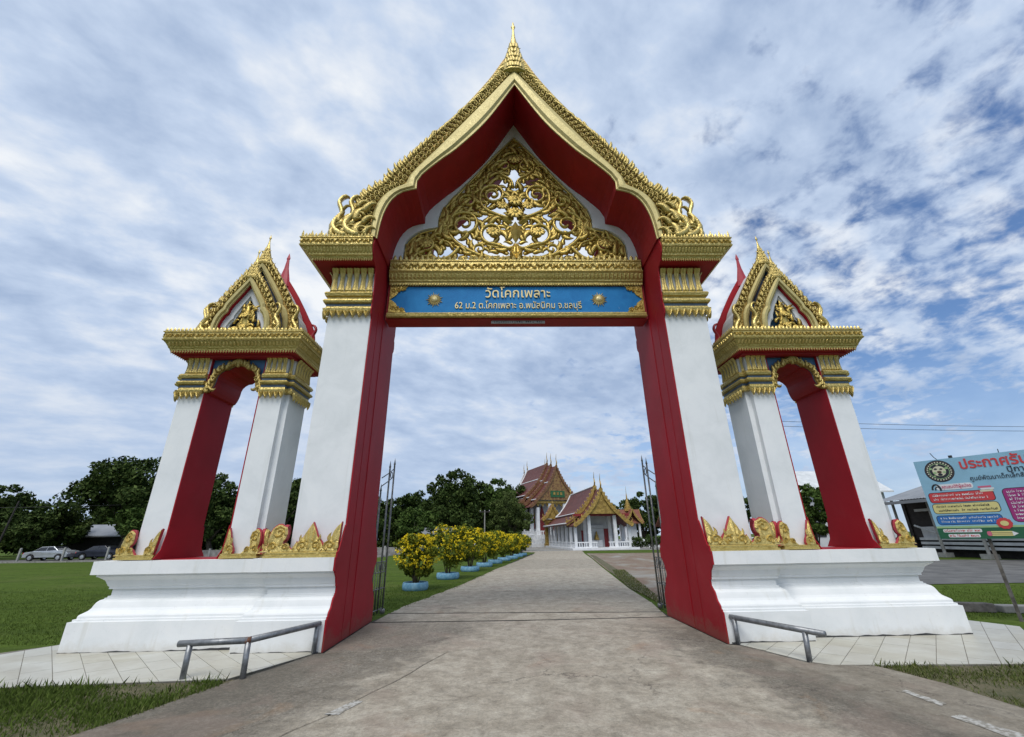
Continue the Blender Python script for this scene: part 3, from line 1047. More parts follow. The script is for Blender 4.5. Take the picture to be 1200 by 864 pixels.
def flame_outline(kind):
    if kind == 'flame':
        h = crom([(.46, 0), (.52, .14), (.40, .36), (.26, .52), (.16, .74), (.0, 1.06)], 11)
        return h + [(-x, z) for x, z in h[::-1][1:]]
    if kind == 'half':                      # half flame against the jamb, rising to x = 0
        h = crom([(.48, 0), (.50, .16), (.34, .38), (.24, .56), (.10, .86), (.0, 1.06)], 11)
        return h + [(0, 0)]
    # corner scroll leaning outwards (+x)
    h = crom([(.78, -.02), (.60, .08), (.50, .26), (.52, .52), (.46, .82), (.30, 1.0), (.16, 1.02)], 13)
    g = crom([(.16, 1.02), (.02, .90), (-.10, .66), (-.06, .44), (.06, .34), (-.18, .22), (-.46, .0)], 12)
    return h + g[1:]


def foot_piece(kind):
    """antefix of gilded kanok on a red slab; returns (gold mesh, red mesh)"""
    o_ = flame_outline(kind)
    r_ = MB().prism([(x * 1.0, z * 1.0) for x, z in o_], 'y', .03, .16).mesh('flame_back', 'red_foot')
    mb = MB().prism([(x * .93 + (.0 if kind != 'half' else .01), z * .95) for x, z in o_], 'y', -.02, .035)
    ctr = {'flame': (0, .32), 'half': (.24, .30), 'corner': (.20, .70)}[kind]

    def sp_(cx, cz, R, t, d, a0, w_):
        mb.rib(spiral_pts(cx, cz, R, t, d, radians(a0), .15, 10), [w_ * (1 - .5 * i / 10) for i in range(11)], .07, .02, -.02)

    def lf(x, z, L, ang, curl, w_=.2):
        p, wd_, h, hb = leaf_piece(curl, L, w_ * L, .06, .02)
        ca, sa = cos(ang), sin(ang)
        mb.rib([(x + a * ca + b * sa, z - a * sa + b * ca) for a, b in p], wd_, .06, .02, -.02)
    if kind == 'flame':
        for s_ in (-1, 1):
            sp_(s_ * .23, .20, .17, 1.3, s_, 250 if s_ < 0 else -70, .05)
            lf(s_ * .10, .34, .42, s_ * .28, -s_ * .7)
            lf(s_ * .28, .34, .26, s_ * .5, -s_ * .9)
        lf(0, .30, .7, 0, 0.02, .16)
        lf(0, .08, .3, 0, 0.02, .3)
    elif kind == 'half':
        sp_(.27, .20, .18, 1.3, 1, -70, .05)
        lf(.12, .34, .6, .0, -.3)
        lf(.30, .36, .3, .2, -.9)
        lf(.06, .06, .3, .1, 0.1, .3)
    else:
        sp_(.18, .68, .26, 1.5, -1, 200, .07)
        sp_(.30, .18, .16, 1.3, 1, -60, .05)
        sp_(-.12, .16, .13, 1.3, -1, 230, .045)
        lf(.42, .30, .5, -.1, -.5)
        lf(.10, .20, .4, -.4, .8)
        lf(.55, .06, .25, .6, -.5)
    g_ = mb.mesh('flame_relief', 'gold_relief', False)
    return g_, r_


noisy('red_foot', (.34, .02, .035), (.42, .03, .05), 6, .5, .1, 40)
FOOT = {k: foot_piece(k) for k in ('flame', 'half', 'corner')}


def foot_orn(kind, parent, loc, rz, sx, sz, name='foot_flame'):
    g_, r_ = FOOT[kind]
    o_ = inst(name, g_, parent, loc, (radians(-9), 0, rz), (sx, abs(sz), sz))
    b_ = inst('flame_back', r_, o_, (0, 0, 0))
    return o_


for sg in (-1, 1):
    X = lambda a, b: (min(sg * a, sg * b), max(sg * a, sg * b))
    mb = MB()
    prof = [(.30, 1.351), (.30, 1.385), (.275, 1.39), (.275, 1.43), (.25, 1.445), (.22, 1.45)]
    vs, fs = [], []
    for off, z in prof:
        xo, xi = sg * (4.135 + off), sg * (HW + .012)
        xa, xb = min(xo, xi), max(xo, xi)
        vs += [(xa, .40 - off, z), (xb, .40 - off, z), (xb, 2.28 + off, z), (xa, 2.28 + off, z)]
    for k in range(len(prof) - 1):
        fs += [(k * 4 + i, k * 4 + (i + 1) % 4, (k + 1) * 4 + (i + 1) % 4, (k + 1) * 4 + i) for i in range(4)]
    mb.add(vs, fs + [(3, 2, 1, 0), tuple(range(len(vs) - 4, len(vs)))])
    base = mb.build('foot_moulding', 'gold_band', gate)
    foot_orn('half', base, (sg * (HW + .02), .17, 1.45), 0, sg * .56, .46)
    foot_orn('flame', base, (sg * 3.72, .17, 1.45), 0, .50, .46)
    foot_orn('corner', base, (sg * 4.18, .17, 1.45), 0, sg * .50, .45)
    for yy, kd in ((.55, 'corner'), (1.34, 'flame'), (2.1, 'corner')):
        foot_orn(kd, base, (sg * 4.36, yy, 1.45), sg * pi / 2, (.42 if yy > 1 else -.42) * sg, .44)
    foot_orn('flame', base, (sg * 3.95, .185, 1.45), 0, .13, .16)
    foot_orn('flame', base, (sg * 3.44, .185, 1.45), 0, .13, .16)

# passage vault (red) and gables
full = lambda h: h[:-1] + mir(h)[::-1]
vault = MB().band(full(IN), full(off_curve(IN, MO, .9)), .025, 2.655).build('vault', 'soffit_red', gate, label='deep red soffit under the gable')
roof = MB().band(full(off_curve(IN, MO, .93)), full(off_curve(MO, OU, .35)), .16, 2.52).build('roof', 'roof_maroon', gate)
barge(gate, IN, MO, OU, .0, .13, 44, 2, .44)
barge(gate, IN, MO, OU, 2.66, -.10, 0, 1, .5, plain='red_paint')
for sg in (-1, 1):
    naga_end(gate, sg * 4.05, 7.90, 1.12, sg, -.03)
    naga_end(gate, sg * 3.78, 7.90, 1.10, sg, -.05)
    for q, (xx, zz, aa, ss) in enumerate(((3.42, 7.88, .1, .42), (3.62, 7.88, .2, .46), (3.92, 7.88, .1, .40), (4.12, 7.86, .5, .30), (3.50, 8.20, -.2, .44), (3.68, 8.30, .0, .46), (3.88, 8.22, .2, .40), (3.52, 8.55, -.3, .42), (3.66, 8.66, -.2, .40), (4.02, 8.25, .35, .30), (3.97, 8.60, -.2, .26))):
        inst('flame_leaf', LIB['leaf_curl' if q % 2 else 'leaf_hook'], gate, (sg * xx, -.05, zz), (.1, sg * aa, 0), (-sg * ss, .5, ss))
    for xx, zz in ((3.50, 8.02), (3.74, 8.06), (3.98, 8.04), (3.60, 8.42)):
        inst('scroll', LIB['scroll'], gate, (sg * xx, -.06, zz), (0, sg * .4, 0), (sg * .26, .36, .26))
apex_finial(gate, 13.40, 15.70, .34, .05)

# lintel with the name board
lint = MB().box(-HW + .05, HW - .05, 1.22, 1.62, 6.47, 8.0).build('lintel', 'soffit_red', gate)
MB().prism([(1.20, 6.50), (1.13, 6.505), (1.12, 6.53), (1.15, 6.555), (1.14, 6.60), (1.16, 6.63), (1.225, 6.635)], 'x', -HW + .09, HW - .09).build('lintel_moulding', 'gold_band', lint)
board = MB().prism([(-3.02, 6.64), (3.02, 6.64), (3.09, 6.66), (3.09, 7.36), (-3.09, 7.36), (-3.09, 6.66)], 'y', 1.19, 1.225).build('name_board', 'blue_sign', lint)
MB().prism([(1.225, 7.385), (1.14, 7.39), (1.14, 7.46), (1.11, 7.47), (1.10, 7.51), (1.06, 7.56), (1.02, 7.66), (1.0, 7.67), (.985, 7.69), (1.0, 7.72), (1.035, 7.725), (1.035, 7.99), (1.01, 8.0), (1.01, 8.03), (1.5, 8.031), (1.5, 7.385)], 'x', -HW + .088, HW - .088).build('lintel_cornice', 'gold_band', lint)
t_ = MB()
teeth(t_, (-3.08, 1.125, 7.41), (3.08, 1.125, 7.41), 96, .045, -.07, .018, 0, 1)
t_.build('dentil_row', 'gold_relief', lint, kind='stuff')
t_ = MB()
teeth(t_, (-3.08, 1.03, 8.03), (3.08, 1.03, 8.03), 46, .085, .15, .03, 0, 1)
t_.build('crest_row', 'gold_relief', lint, kind='stuff')
t_ = MB()
frieze(t_, (-3.1, 1.035), (3.1, 1.035), 7.855, .20, .40, 0, -1, .03)
cove_row(t_, (-3.1, 1.10), (3.1, 1.10), 64, 7.52, 7.65, .01, .075, 0, -1, .04, .024)
t_.build('frieze_relief', 'gold_relief', lint, kind='stuff')
for sg in (-1, 1):                         # gilded corner brackets of the board
    for zc, s2 in ((7.355, -1), (6.645, 1)):
        mb = MB()
        P = [(0, 0), (.42, 0), (.30, .10), (.22, .12), (.16, .24), (.05, .33), (0, .36)]
        mb.prism([(sg * (3.085 - a), zc + s2 * b) for a, b in P], 'y', 1.165, 1.192)
        for q in range(3):
            mb.rib([(sg * (3.06 - a), zc + s2 * b) for a, b in spiral_pts(.07 + .12 * q, .07 + .02 * (2 - q), .06, 1.2, 1, q, .2, 7)], [.022] * 8, .02, .005, 1.165)
        mb.build('corner_ornament', 'gold_carving', board)
    su = MB()                              # sun rosettes
    for k in range(18):
        a = 2 * pi * k / 18
        su.rib([(sg * 2.0 + cos(a) * r, 6.99 + sin(a) * r) for r in (.05, .12, .21 if k % 2 else .175)], [.032, .022, .003], .03, .0, 1.18)
    su.add([(sg * 2.0 + r * cos(2 * pi * k / 14), y_, 6.99 + r * sin(2 * pi * k / 14)) for r, y_ in ((.085, 1.188), (.07, 1.14), (.03, 1.12)) for k in range(14)],
           [(i * 14 + k, i * 14 + (k + 1) % 14, (i + 1) * 14 + (k + 1) % 14, (i + 1) * 14 + k) for i in range(2) for k in range(14)] + [tuple(range(28, 42))])
    su.build('sun_rosette', 'letter_gold', board)


def text_obj(name, txt, size, mat, parent, loc, rot, ext=.004, bold=0.0, width=None, bevel=0, shear=0):
    cu = bpy.data.curves.new(name, 'FONT')
    cu.body = txt
    cu.size = size
    cu.align_x = 'CENTER'
    cu.align_y = 'CENTER'
    cu.extrude = ext
    cu.offset = bold
    cu.resolution_u = 4
    tmp = bpy.data.objects.new(name, cu)
    COL.objects.link(tmp)
    dg = bpy.context.evaluated_depsgraph_get()
    me = bpy.data.meshes.new_from_object(tmp.evaluated_get(dg))
    bpy.data.objects.remove(tmp)
    bpy.data.curves.remove(cu)
    me.name = name
    me.materials.clear()
    me.materials.append(MATS[mat])
    o_ = bpy.data.objects.new(name, me)
    COL.objects.link(o_)
    o_.parent = parent
    o_.location = loc
    o_.rotation_euler = rot
    if width:
        xs = [v.co.x for v in me.vertices]
        k = width / (max(xs) - min(xs))
        mx = (max(xs) + min(xs)) / 2
        for v in me.vertices:
            v.co.x = (v.co.x - mx) * k
    return o_


text_obj('lettering', 'วัดโคกเพลาะ', .36, 'letter_gold', board, (.02, 1.172, 7.15), (pi / 2, 0, 0), .014, .001, 1.58)
text_obj('lettering', '62 ม.2 ต.โคกเพลาะ อ.พนัสนิคม จ.ชลบุรี', .25, 'letter_gold', board, (.03, 1.176, 6.82), (pi / 2, 0, 0), .010, .0, 3.06)
MB().box(-.63, .66, 1.28, 1.31, 6.40, 6.468).build('plaque', 'plaque_grey', lint)
t_ = MB()
for k in range(22):
    xx = -.56 + k * .054
    if random.random() < .8:
        t_.box(xx, xx + random.uniform(.018, .04), 1.274, 1.2795, 6.42, 6.42 + random.uniform(.012, .03))
t_.build('plaque_marks', 'ink', lint)

# pediment: white border and pierced carving
WI = split_curve([(2.87, 8.03), (2.87, 8.5), (2.80, 8.78), (2.50, 9.06), (2.04, 9.19)], [(2.04, 9.19), (2.02, 9.6), (1.86, 9.95), (1.12, 10.98), (.6, 11.7), (0, 12.46)], 12, 20)
WOUT = [(min(x + .0, 3.13), z - .005) for x, z in IN]
WOUT[0] = (3.13, 8.03)
bord = MB().band(full(WI), full(WOUT), 1.20, 1.46).build('pediment_border', 'white_paint', gate)
ped = MB()
ped.rib([(x * .985, z - .03) for x, z in full(WI)], [.035] * len(full(WI)), .04, .04, 1.27)
ped = ped.build('pediment_carving', 'gold_carving', gate, True)
PED = full(WI)


def inside(x, z):
    c = False
    n = len(PED)
    for i in range(n):
        x1, z1 = PED[i]
        x2, z2 = PED[(i + 1) % n]
        if (z1 > z) != (z2 > z) and x < (x2 - x1) * (z - z1) / (z2 - z1) + x1:
            c = not c
    return c and z > 8.05


def dborder(x, z):
    return min(sqrt((x - a) ** 2 + (z - b) ** 2) for a, b in PED)


sp_list = [  # centre x, z, radius, turns, start angle, stem points leading in
    (-1.36, 9.36, .43, 1.9, 180, [(-.12, 8.30), (-.55, 8.26), (-1.05, 8.42), (-1.52, 8.74), (-1.75, 9.05)]),
    (-.60, 10.36, .35, 1.9, 180, [(-.14, 9.55), (-.45, 9.66), (-.80, 9.86), (-.94, 10.1)]),
    (-.60, 9.08, .37, 1.25, 275, [(-.06, 8.62), (-.2, 8.58), (-.4, 8.66)]),
    (-.94, 8.56, .19, 1.5, 300, [(-.42, 8.32), (-.62, 8.30), (-.78, 8.36)]),
    (-2.34, 8.66, .36, 1.5, 300, [(-1.45, 8.62), (-1.70, 8.32), (-2.0, 8.24)]),
    (-.32, 11.38, .26, 1.2, 215, [(-.04, 10.62), (-.12, 10.9), (-.38, 11.08)]),
    (-1.28, 10.12, .24, 1.5, 200, [(-.95, 9.62), (-1.25, 9.75)]),
    (-1.92, 9.05, .22, 1.4, 250, [(-1.62, 8.55), (-1.75, 8.75)]),
]
leafpos = []


def place_leaf(x, z, ang, L, kind, flip, yy=1.30):
    inst('leaf', LIB[kind + '_carved'], ped, (x, yy + random.uniform(-.03, .03), z), (random.uniform(-.25, .25), ang, random.uniform(-.2, .2)),
         (L * flip, L * .8, L))
    leafpos.append((x, z))


random.seed(11)
LEAVES = []
for cx, cz, R, turns, a0, stem in sp_list:
    spp = spiral_pts(cx, cz, R, turns, -1, radians(a0), .10, 30)
    path = crom(stem + [spp[0]], 14)[:-1] + spp
    n = len(path)
    wid = [(.068 if R > .3 else .05) * (1 - .55 * (i / n) ** 2) for i in range(n)]
    for sg in (1, -1):
        p2 = path if sg > 0 else mir(path)
        MB().rib(p2, wid, .075, .06, 1.30).build('scroll', 'gold_carving', ped, True)
    acc = 0
    for i in range(1, n - 8):
        x1, z1 = path[i - 1]
        x2, z2 = path[i]
        acc += sqrt((x2 - x1) ** 2 + (z2 - z1) ** 2)
        if acc > .15:
            acc = 0
            ta = atan2(x2 - x1, z2 - z1)
            out = -1                      # clockwise spiral: outside is on the left of travel
            LEAVES.append((x2, z2, ta + out * .75, random.uniform(.28, .42) * (1 if R > .3 else .8), 'leaf_curl', 1))
            if i % 2 == 0 and i < n - 14 and R > .3:
                LEAVES.append((x2, z2, ta + .7, random.uniform(.16, .24), 'leaf_curl', -1))
# leaves packed along the border
acc = 0
HB = WI
for i in range(1, len(HB)):
    for u in (0, .33, .66):
        x = -(HB[i - 1][0] + (HB[i][0] - HB[i - 1][0]) * u)
        z = HB[i - 1][1] + (HB[i][1] - HB[i - 1][1]) * u
        nx, nz = (HB[i][1] - HB[i - 1][1]), (HB[i][0] - HB[i - 1][0])
        for d_ in (.08, .20, .34):
            LEAVES.append((x + d_ * .85, z - d_ * .5, random.uniform(-.2, .7), random.uniform(.28, .40), 'leaf_curl' if random.random() < .6 else 'leaf_soft', random.choice((-1, 1))))
for k in range(2600):
    x, z = random.uniform(-2.85, -.03), random.uniform(8.1, 12.3)
    if not inside(x, z):
        continue
    bad = any((x - a) ** 2 + (z - b) ** 2 < (r * .88) ** 2 for a, b, r, *_ in sp_list[:5])
    if bad or any((x - q[0]) ** 2 + (z - q[1]) ** 2 < .14 ** 2 for q in LEAVES):
        continue
    LEAVES.append((x, z, random.uniform(-1.2, 1.2), random.uniform(.24, .36), 'leaf_curl', random.choice((-1, 1))))
keep = [q for q in LEAVES if inside(q[0], q[1]) and dborder(q[0], q[1]) > .03
        and inside(q[0] + .8 * q[3] * sin(q[2]) + q[5] * .25 * q[3] * cos(q[2]), q[1] + .8 * q[3] * cos(q[2]) - q[5] * .25 * q[3] * sin(q[2]))]
random.shuffle(keep)
keep.sort(key=lambda q: -q[3])
for k, (x, z, a, L, kd, fl) in enumerate(keep[:146]):
    place_leaf(x, z, a, L, kd, fl)
    place_leaf(-x, z, -a, L, kd, -fl)
rest = MB()
for (x, z, a, L, kd, fl) in keep[146:]:
    for s_ in (1, -1):
        me = LIB[kd + '_carved']
        ca, sa = cos(a * s_), sin(a * s_)
        vs = []
        for v in me.vertices:
            vx, vy, vz = v.co.x * L * fl * s_, v.co.y * L * .8, v.co.z * L
            vs.append((x * s_ + vx * ca + vz * sa, 1.31 + vy, z - vx * sa + vz * ca))
        rest.add(vs, [tuple(p.vertices) for p in me.polygons])
if rest.v:
    rest.build('leaf_filling', 'gold_carving', ped, True, kind='stuff')
for x, z, r in ((0, 11.58, .20), (0, 10.10, .22), (-.34, 9.93, .17), (.34, 9.93, .17), (0, 9.68, .23), (-.60, 9.06, .19), (.60, 9.06, .19), (-2.34, 8.68, .19), (2.34, 8.68, .19)):
    inst('flower', LIB['flower_carved'], ped, (x, 1.22, z), (radians(-14), random.uniform(0, .6), 0), (r, r, r * .9))
# central lozenge and lotus bud
mb = MB()
mb.add([(-.19, 1.27, 9.1), (0, 1.25, 9.42), (.19, 1.27, 9.1), (0, 1.27, 8.72), (0, 1.14, 9.08)], [(0, 4, 1), (1, 4, 2), (2, 4, 3), (3, 4, 0), (0, 1, 2, 3)])
for s_ in (-1, 1):
    mb.rib([(s_ * .10, 9.36), (s_ * .26, 9.5), (s_ * .40, 9.52)], [.06, .08, .01], .06, .04, 1.27)
mb.build('lozenge', 'gold_carving', ped)
mb = MB()
mb.lathe([(.05, 8.14), (.14, 8.26), (.17, 8.38), (.13, 8.55), (.05, 8.68), (.0, 8.74)], 10, (0, 1.26), .7)
for s_ in (-1, 0, 1):
    mb.rib([(s_ * .03, 8.18), (s_ * .12, 8.36), (s_ * .04, 8.66)], [.02, .05, .008], .05, .02, 1.16)
mb.build('lotus_bud', 'gold_carving', ped)

# ------------------------------------------------------------------ side towers (built once, copied)
def build_tower():
    t = thing('gate_tower', 'white side tower with small gilded two-tier gable, left of the gate arch', 'tower', (-5.92, 1.075, 0), 0, 'towers flanking the gate')
    foot = [(-1.53, -.82), (1.53, -.82), (1.53, .82), (-1.53, .82)]
    foot[1] = (1.9, -.82)
    foot[2] = (1.9, .82)
    MB().loft(foot, [(o * 1.12, z * .988) for o, z in PL]).build('plinth', 'plinth_paint', t)
    sl = MB().box(-1.18, 1.18, -.50, .50, 1.30, 1.345).build('step', 'red_paint', t)
    for sg in (-1, 1):
        F = [(.57, -.475), (1.03, -.475), (1.03, -.37), (1.13, -.37), (1.13, .37), (1.03, .37), (1.03, .475), (.57, .475)]
        if sg < 0:
            F = [(-x, y) for x, y in F][::-1]
        MB().loft(F, [(0, 1.33), (0, 5.24)]).build('pillar', 'white_paint', t)
        X = lambda a, b: (min(sg * a, sg * b), max(sg * a, sg * b))
        MB().box(*X(.548, .568), -.477, .477, 1.345, 5.2).build('jamb', 'red_paint', t)
        MB().prism([(sg * a, b) for a, b in ((.549, 1.346), (.548, 1.9), (.545, 1.346))], 'y', -.60, -.48)
        MB().prism([(-.68, 1.347), (-.55, 1.5), (-.485, 1.9), (.485, 1.9), (.55, 1.5), (.68, 1.347)], 'x', *X(.535, .547)).build('jamb_foot', 'red_paint', t)

        def ring(prof):
            m_ = MB().loft(F, prof)
            m_.v = [(sg * max(sg * x, .572), y, z) for x, y, z in m_.v]
            return m_
        cap = ring([(.004, 4.44), (.07, 4.445), (.08, 4.50), (.05, 4.51), (.035, 4.56), (.035, 4.62), (.08, 4.63), (.095, 4.665), (.07, 4.70), (.035, 4.705), (.035, 4.765), (.07, 4.77), (.085, 4.82), (.06, 4.86), (.005, 4.87)]).build('capital', 'gold_band', t)
        ring([(.0385, 4.565), (.0385, 4.615)]).build('capital_groove', 'slate_paint', cap)
        ring([(.0385, 4.71), (.0385, 4.76)]).build('capital_groove', 'slate_paint', cap)

        def petals(p0, p1, n_, rz, z, nm, me, sc, dd):
            for q in range(n_):
                u = (q + .5) / n_
                inst(nm, LIB[me], cap, (p0[0] + (p1[0] - p0[0]) * u, p0[1] + (p1[1] - p0[1]) * u, z), (0, 0, rz), sc)
        petals((sg * .585, -.488), (sg * 1.03, -.488), 4, 0, 4.86, 'petal', 'petal', (.125, .26, .37), 0)
        petals((sg * 1.14, -.36), (sg * 1.14, .36), 6, sg * pi / 2, 4.86, 'petal', 'petal', (.125, .26, .37), 0)
        petals((sg * 1.03, -.40), (sg * 1.13, -.40), 1, 0, 4.86, 'petal', 'petal', (.085, .25, .37), 0)
        petals((sg * .57, -.545), (sg * 1.10, -.545), 5, 0, 4.48, 'pendant_leaf', 'pendant', (.115, .18, .18), 0)
        petals((sg * 1.20, -.40), (sg * 1.20, .40), 7, sg * pi / 2, 4.48, 'pendant_leaf', 'pendant', (.12, .18, .18), 0)
        # gilded foot moulding and flames
        base = ring([(.19, 1.346), (.19, 1.375), (.17, 1.38), (.17, 1.41), (.15, 1.42)]).build('foot_moulding', 'gold_band', t)
        foot_orn('half', base, (sg * .60, -.63, 1.42), 0, sg * .34, .42)
        foot_orn('corner', base, (sg * 1.05, -.63, 1.42), 0, sg * .30, .42)
        foot_orn('corner', base, (sg * 1.27, -.36, 1.42), sg * pi / 2, -sg * .30, .42)
        foot_orn('flame', base, (sg * 1.27, .05, 1.42), sg * pi / 2, .26, .40)
    # arch wall: blue spandrel, red soffit, gilded trim
    A = crom([(.547, 4.46), (.50, 4.46), (.44, 4.58), (.415, 4.71)], 5) + crom([(.415, 4.71), (.40, 4.84), (.30, 4.95), (.20, 4.97)], 6)[1:] + crom([(.20, 4.97), (.11, 5.04), (0, 5.06)], 5)[1:]
    top = [(x, 5.245) for x, z in A]
    fl = lambda h: h[:-1] + mir(h)[::-1]
    MB().band(fl(A), fl(top), -.40, .44).build('arch', 'soffit_red', t)
    MB().band(fl(off_curve(A, top, .05)), fl(top), -.425, -.402).build('spandrel', 'blue_paint', t)
    Bc = [(x + .13 * (1 if z < 4.7 else .5) * (x / .55 + .1), z + .15 * (1 - x / .62) + .02) for x, z in A]
    Bc = [(min(x, .56), min(z, 5.22)) for x, z in Bc]
    tr = MB().band(fl(A), fl(Bc), -.475, -.427).build('arch_trim', 'gold_dark', t)
    tr2 = MB().band(fl(A), fl(Bc), .445, .47).build('arch_trim', 'soffit_red', t)
    for q in range(1, 14):
        for s_ in (-1, 1):
            x, z = A[min(q, len(A) - 1)]
            bx_, bz_ = Bc[min(q, len(A) - 1)]
            inst('flame_leaf', LIB['leaf_curl' if q % 2 else 'leaf_soft'], tr, (s_ * (x * .5 + bx_ * .5), -.480, z * .7 + bz_ * .3 - .03), (0, s_ * (.15 + x * .7) + random.uniform(-.25, .25), 0), (-s_ * .19, .3, .17))
            if q % 3 == 1:
                inst('scroll', LIB['scroll'], tr, (s_ * (x * .5 + bx_ * .5), -.485, z * .5 + bz_ * .5), (0, s_ * x * 2, 0), (s_ * .12, .2, .12))
    for s_ in (-1, 1):
        inst('flame_leaf', LIB['leaf_hook'], tr, (s_ * .50, -.475, 4.62), (0, pi + s_ * .3, 0), (s_ * .2, .25, .24))
    inst('flame_leaf', LIB['leaf_soft'], tr, (0, -.48, 5.02), (0, 0, 0), (.2, .3, .24))
    # cornice
    R = [(-1.14, -.62), (1.14, -.62), (1.14, .62), (-1.14, .62)]
    MB().loft(R, [(0, 5.20), (.0, 5.245), (.13, 5.255), (.13, 5.275)]).build('cornice_soffit', 'soffit_red', t)
    cn = MB().loft(R, [(.11, 5.276), (.14, 5.285), (.15, 5.32), (.165, 5.33), (.18, 5.37), (.215, 5.43), (.235, 5.45), (.235, 5.465), (.26, 5.47), (.27, 5.495), (.255, 5.505), (.255, 5.64), (.275, 5.65), (.275, 5.67)]).build('cornice', 'gold_band', t)
    m_ = MB()
    for (p0, p1, n_, nx, ny) in (((-1.27, -.75), (1.27, -.75), 46, 0, 1), ((1.27, -.75), (1.27, .75), 26, 1, 0), ((-1.27, -.75), (-1.27, .75), 26, 1, 0)):
        teeth(m_, (*p0, 5.285), (*p1, 5.285), n_, .034, -.06, .016, nx, ny)
    m_.build('dentil_row', 'gold_relief', cn, kind='stuff')
    m_ = MB()
    for (p0, p1, n_, nx, ny) in (((-1.4, -.875), (1.4, -.875), 36, 0, 1), ((1.4, -.875), (1.4, .875), 22, 1, 0), ((-1.4, -.875), (-1.4, .875), 22, 1, 0)):
        teeth(m_, (*p0, 5.668), (*p1, 5.668), n_, .06, .085, .018, nx, ny)
    m_.build('crest_row', 'gold_relief', cn, kind='stuff')
    m_ = MB()
    frieze(m_, (-1.395, -.875), (1.395, -.875), 5.573, .115, .22, 0, -1, .02)
    frieze(m_, (1.395, -.875), (1.395, .875), 5.573, .115, .22, 1, 0, .02)
    frieze(m_, (-1.395, .875), (-1.395, -.875), 5.573, .115, .22, -1, 0, .02)
    cove_row(m_, (-1.31, -.79), (1.31, -.79), 36, 5.365, 5.445, .012, .058, 0, -1, .028, .018)
    cove_row(m_, (1.31, -.79), (1.31, .79), 22, 5.365, 5.445, .012, .058, 1, 0, .028, .018)
    cove_row(m_, (-1.31, .79), (-1.31, -.79), 22, 5.365, 5.445, .012, .058, -1, 0, .028, .018)
    m_.build('frieze_relief', 'gold_relief', cn, kind='stuff')
    MB().box(-1.30, 1.30, -.78, .78, 5.60, 5.675).build('roof_deck', 'gold_band', t)
    # two tiers of gables at the front, plain red ones at the back
    zb = 5.67
    I1 = split_curve([(.50, zb), (.485, 5.92), (.43, 6.10), (.345, 6.21)], [(.345, 6.21), (.325, 6.33), (.18, 6.58), (0, 6.90)], 7, 10)
    M1 = split_curve([(.61, zb), (.60, 5.95), (.54, 6.17), (.44, 6.31)], [(.44, 6.31), (.405, 6.43), (.23, 6.74), (0, 7.09)], 7, 10)
    O1 = split_curve([(.82, zb), (.80, 6.0), (.72, 6.24), (.60, 6.47)], [(.60, 6.47), (.52, 6.62), (.29, 7.02), (0, 7.42)], 7, 10)
    I2 = split_curve([(.74, zb), (.725, 6.02), (.66, 6.28), (.56, 6.43)], [(.56, 6.43), (.535, 6.57), (.29, 6.98), (0, 7.46)], 7, 10)
    M2 = split_curve([(.85, zb), (.84, 6.06), (.77, 6.36), (.65, 6.53)], [(.65, 6.53), (.61, 6.68), (.34, 7.14), (0, 7.66)], 7, 10)
    O2 = split_curve([(1.09, zb), (1.06, 6.1), (.96, 6.45), (.81, 6.72)], [(.81, 6.72), (.72, 6.88), (.40, 7.42), (0, 8.0)], 7, 10)
    y1, y2 = -.72, -.45
    MB().band(fl(I1), fl(off_curve(I1, M1, .9)), y1 + .02, y2 + .05).build('vault', 'red_paint', t)
    MB().band(fl(I2), fl(off_curve(I2, M2, .9)), y2 + .02, .47).build('vault', 'blue_paint', t)
    MB().band(fl(M2), fl(off_curve(M2, O2, .3)), y2 + .10, .42).build('roof', 'temple_white', t)
    MB().prism([(x, z) for x, z in fl(off_curve(M1, O1, .1))] , 'y', y2 + .06, y2 + .10).build('tympanum', 'blue_paint', t)
    MB().prism([(x, z) for x, z in fl(I2)], 'y', y2 + .12, y2 + .15).build('tympanum', 'slate_paint', t)
    barge(t, I1, M1, O1, y1, .08, 13, 1, .24)
    barge(t, I2, M2, O2, y2, .08, 15, 1, .26)
    barge(t, I2, M2, O2, .45, .07, 0, 1, .26, plain='red_paint')
    apex_finial(t, 7.05, 7.86, .15, y1 + .03)
    apex_finial(t, 7.62, 8.48, .165, y2 + .03)
    rf = MB().lathe([(.17, 7.6), (.14, 7.8), (.06, 8.15), (.035, 8.4), (.05, 8.45), (.0, 8.62)], 8, (0, .48), .4).build('apex_finial', 'red_foot', t)
    for s_ in (-1, 1):
        naga_end(t, s_ * .74, zb, .72, s_, y1 - .02)
        naga_end(t, s_ * .98, zb, .82, s_, y2 - .02)
        naga_end(t, s_ * .98, zb, .82, s_, .49, 'red_foot')
    # pediment: white border with cusped outline, gilded group in the middle
    WI1 = split_curve([(.40, zb), (.385, 5.86), (.33, 6.02), (.255, 6.10)], [(.255, 6.10), (.24, 6.2), (.13, 6.42), (0, 6.66)], 7, 10)
    MB().band(fl(WI1), fl([(x, z - .004) for x, z in I1]), y1 + .10, y1 + .18).build('pediment_border', 'temple_white', t)
    MB().band(fl(off_curve(WI1, I1, -.25)), fl(WI1), y1 + .14, y1 + .18).build('pediment_border', 'temple_white', t)
    pd = MB()
    pd.lathe([(.05, 5.70), (.09, 5.85), (.07, 6.05), (.10, 6.18), (.06, 6.32), (.02, 6.5), (0, 6.56)], 8, (0, y1 + .12), .6)
    pd = pd.build('pediment_carving', 'gold_carving', t, True)
    random.seed(5)
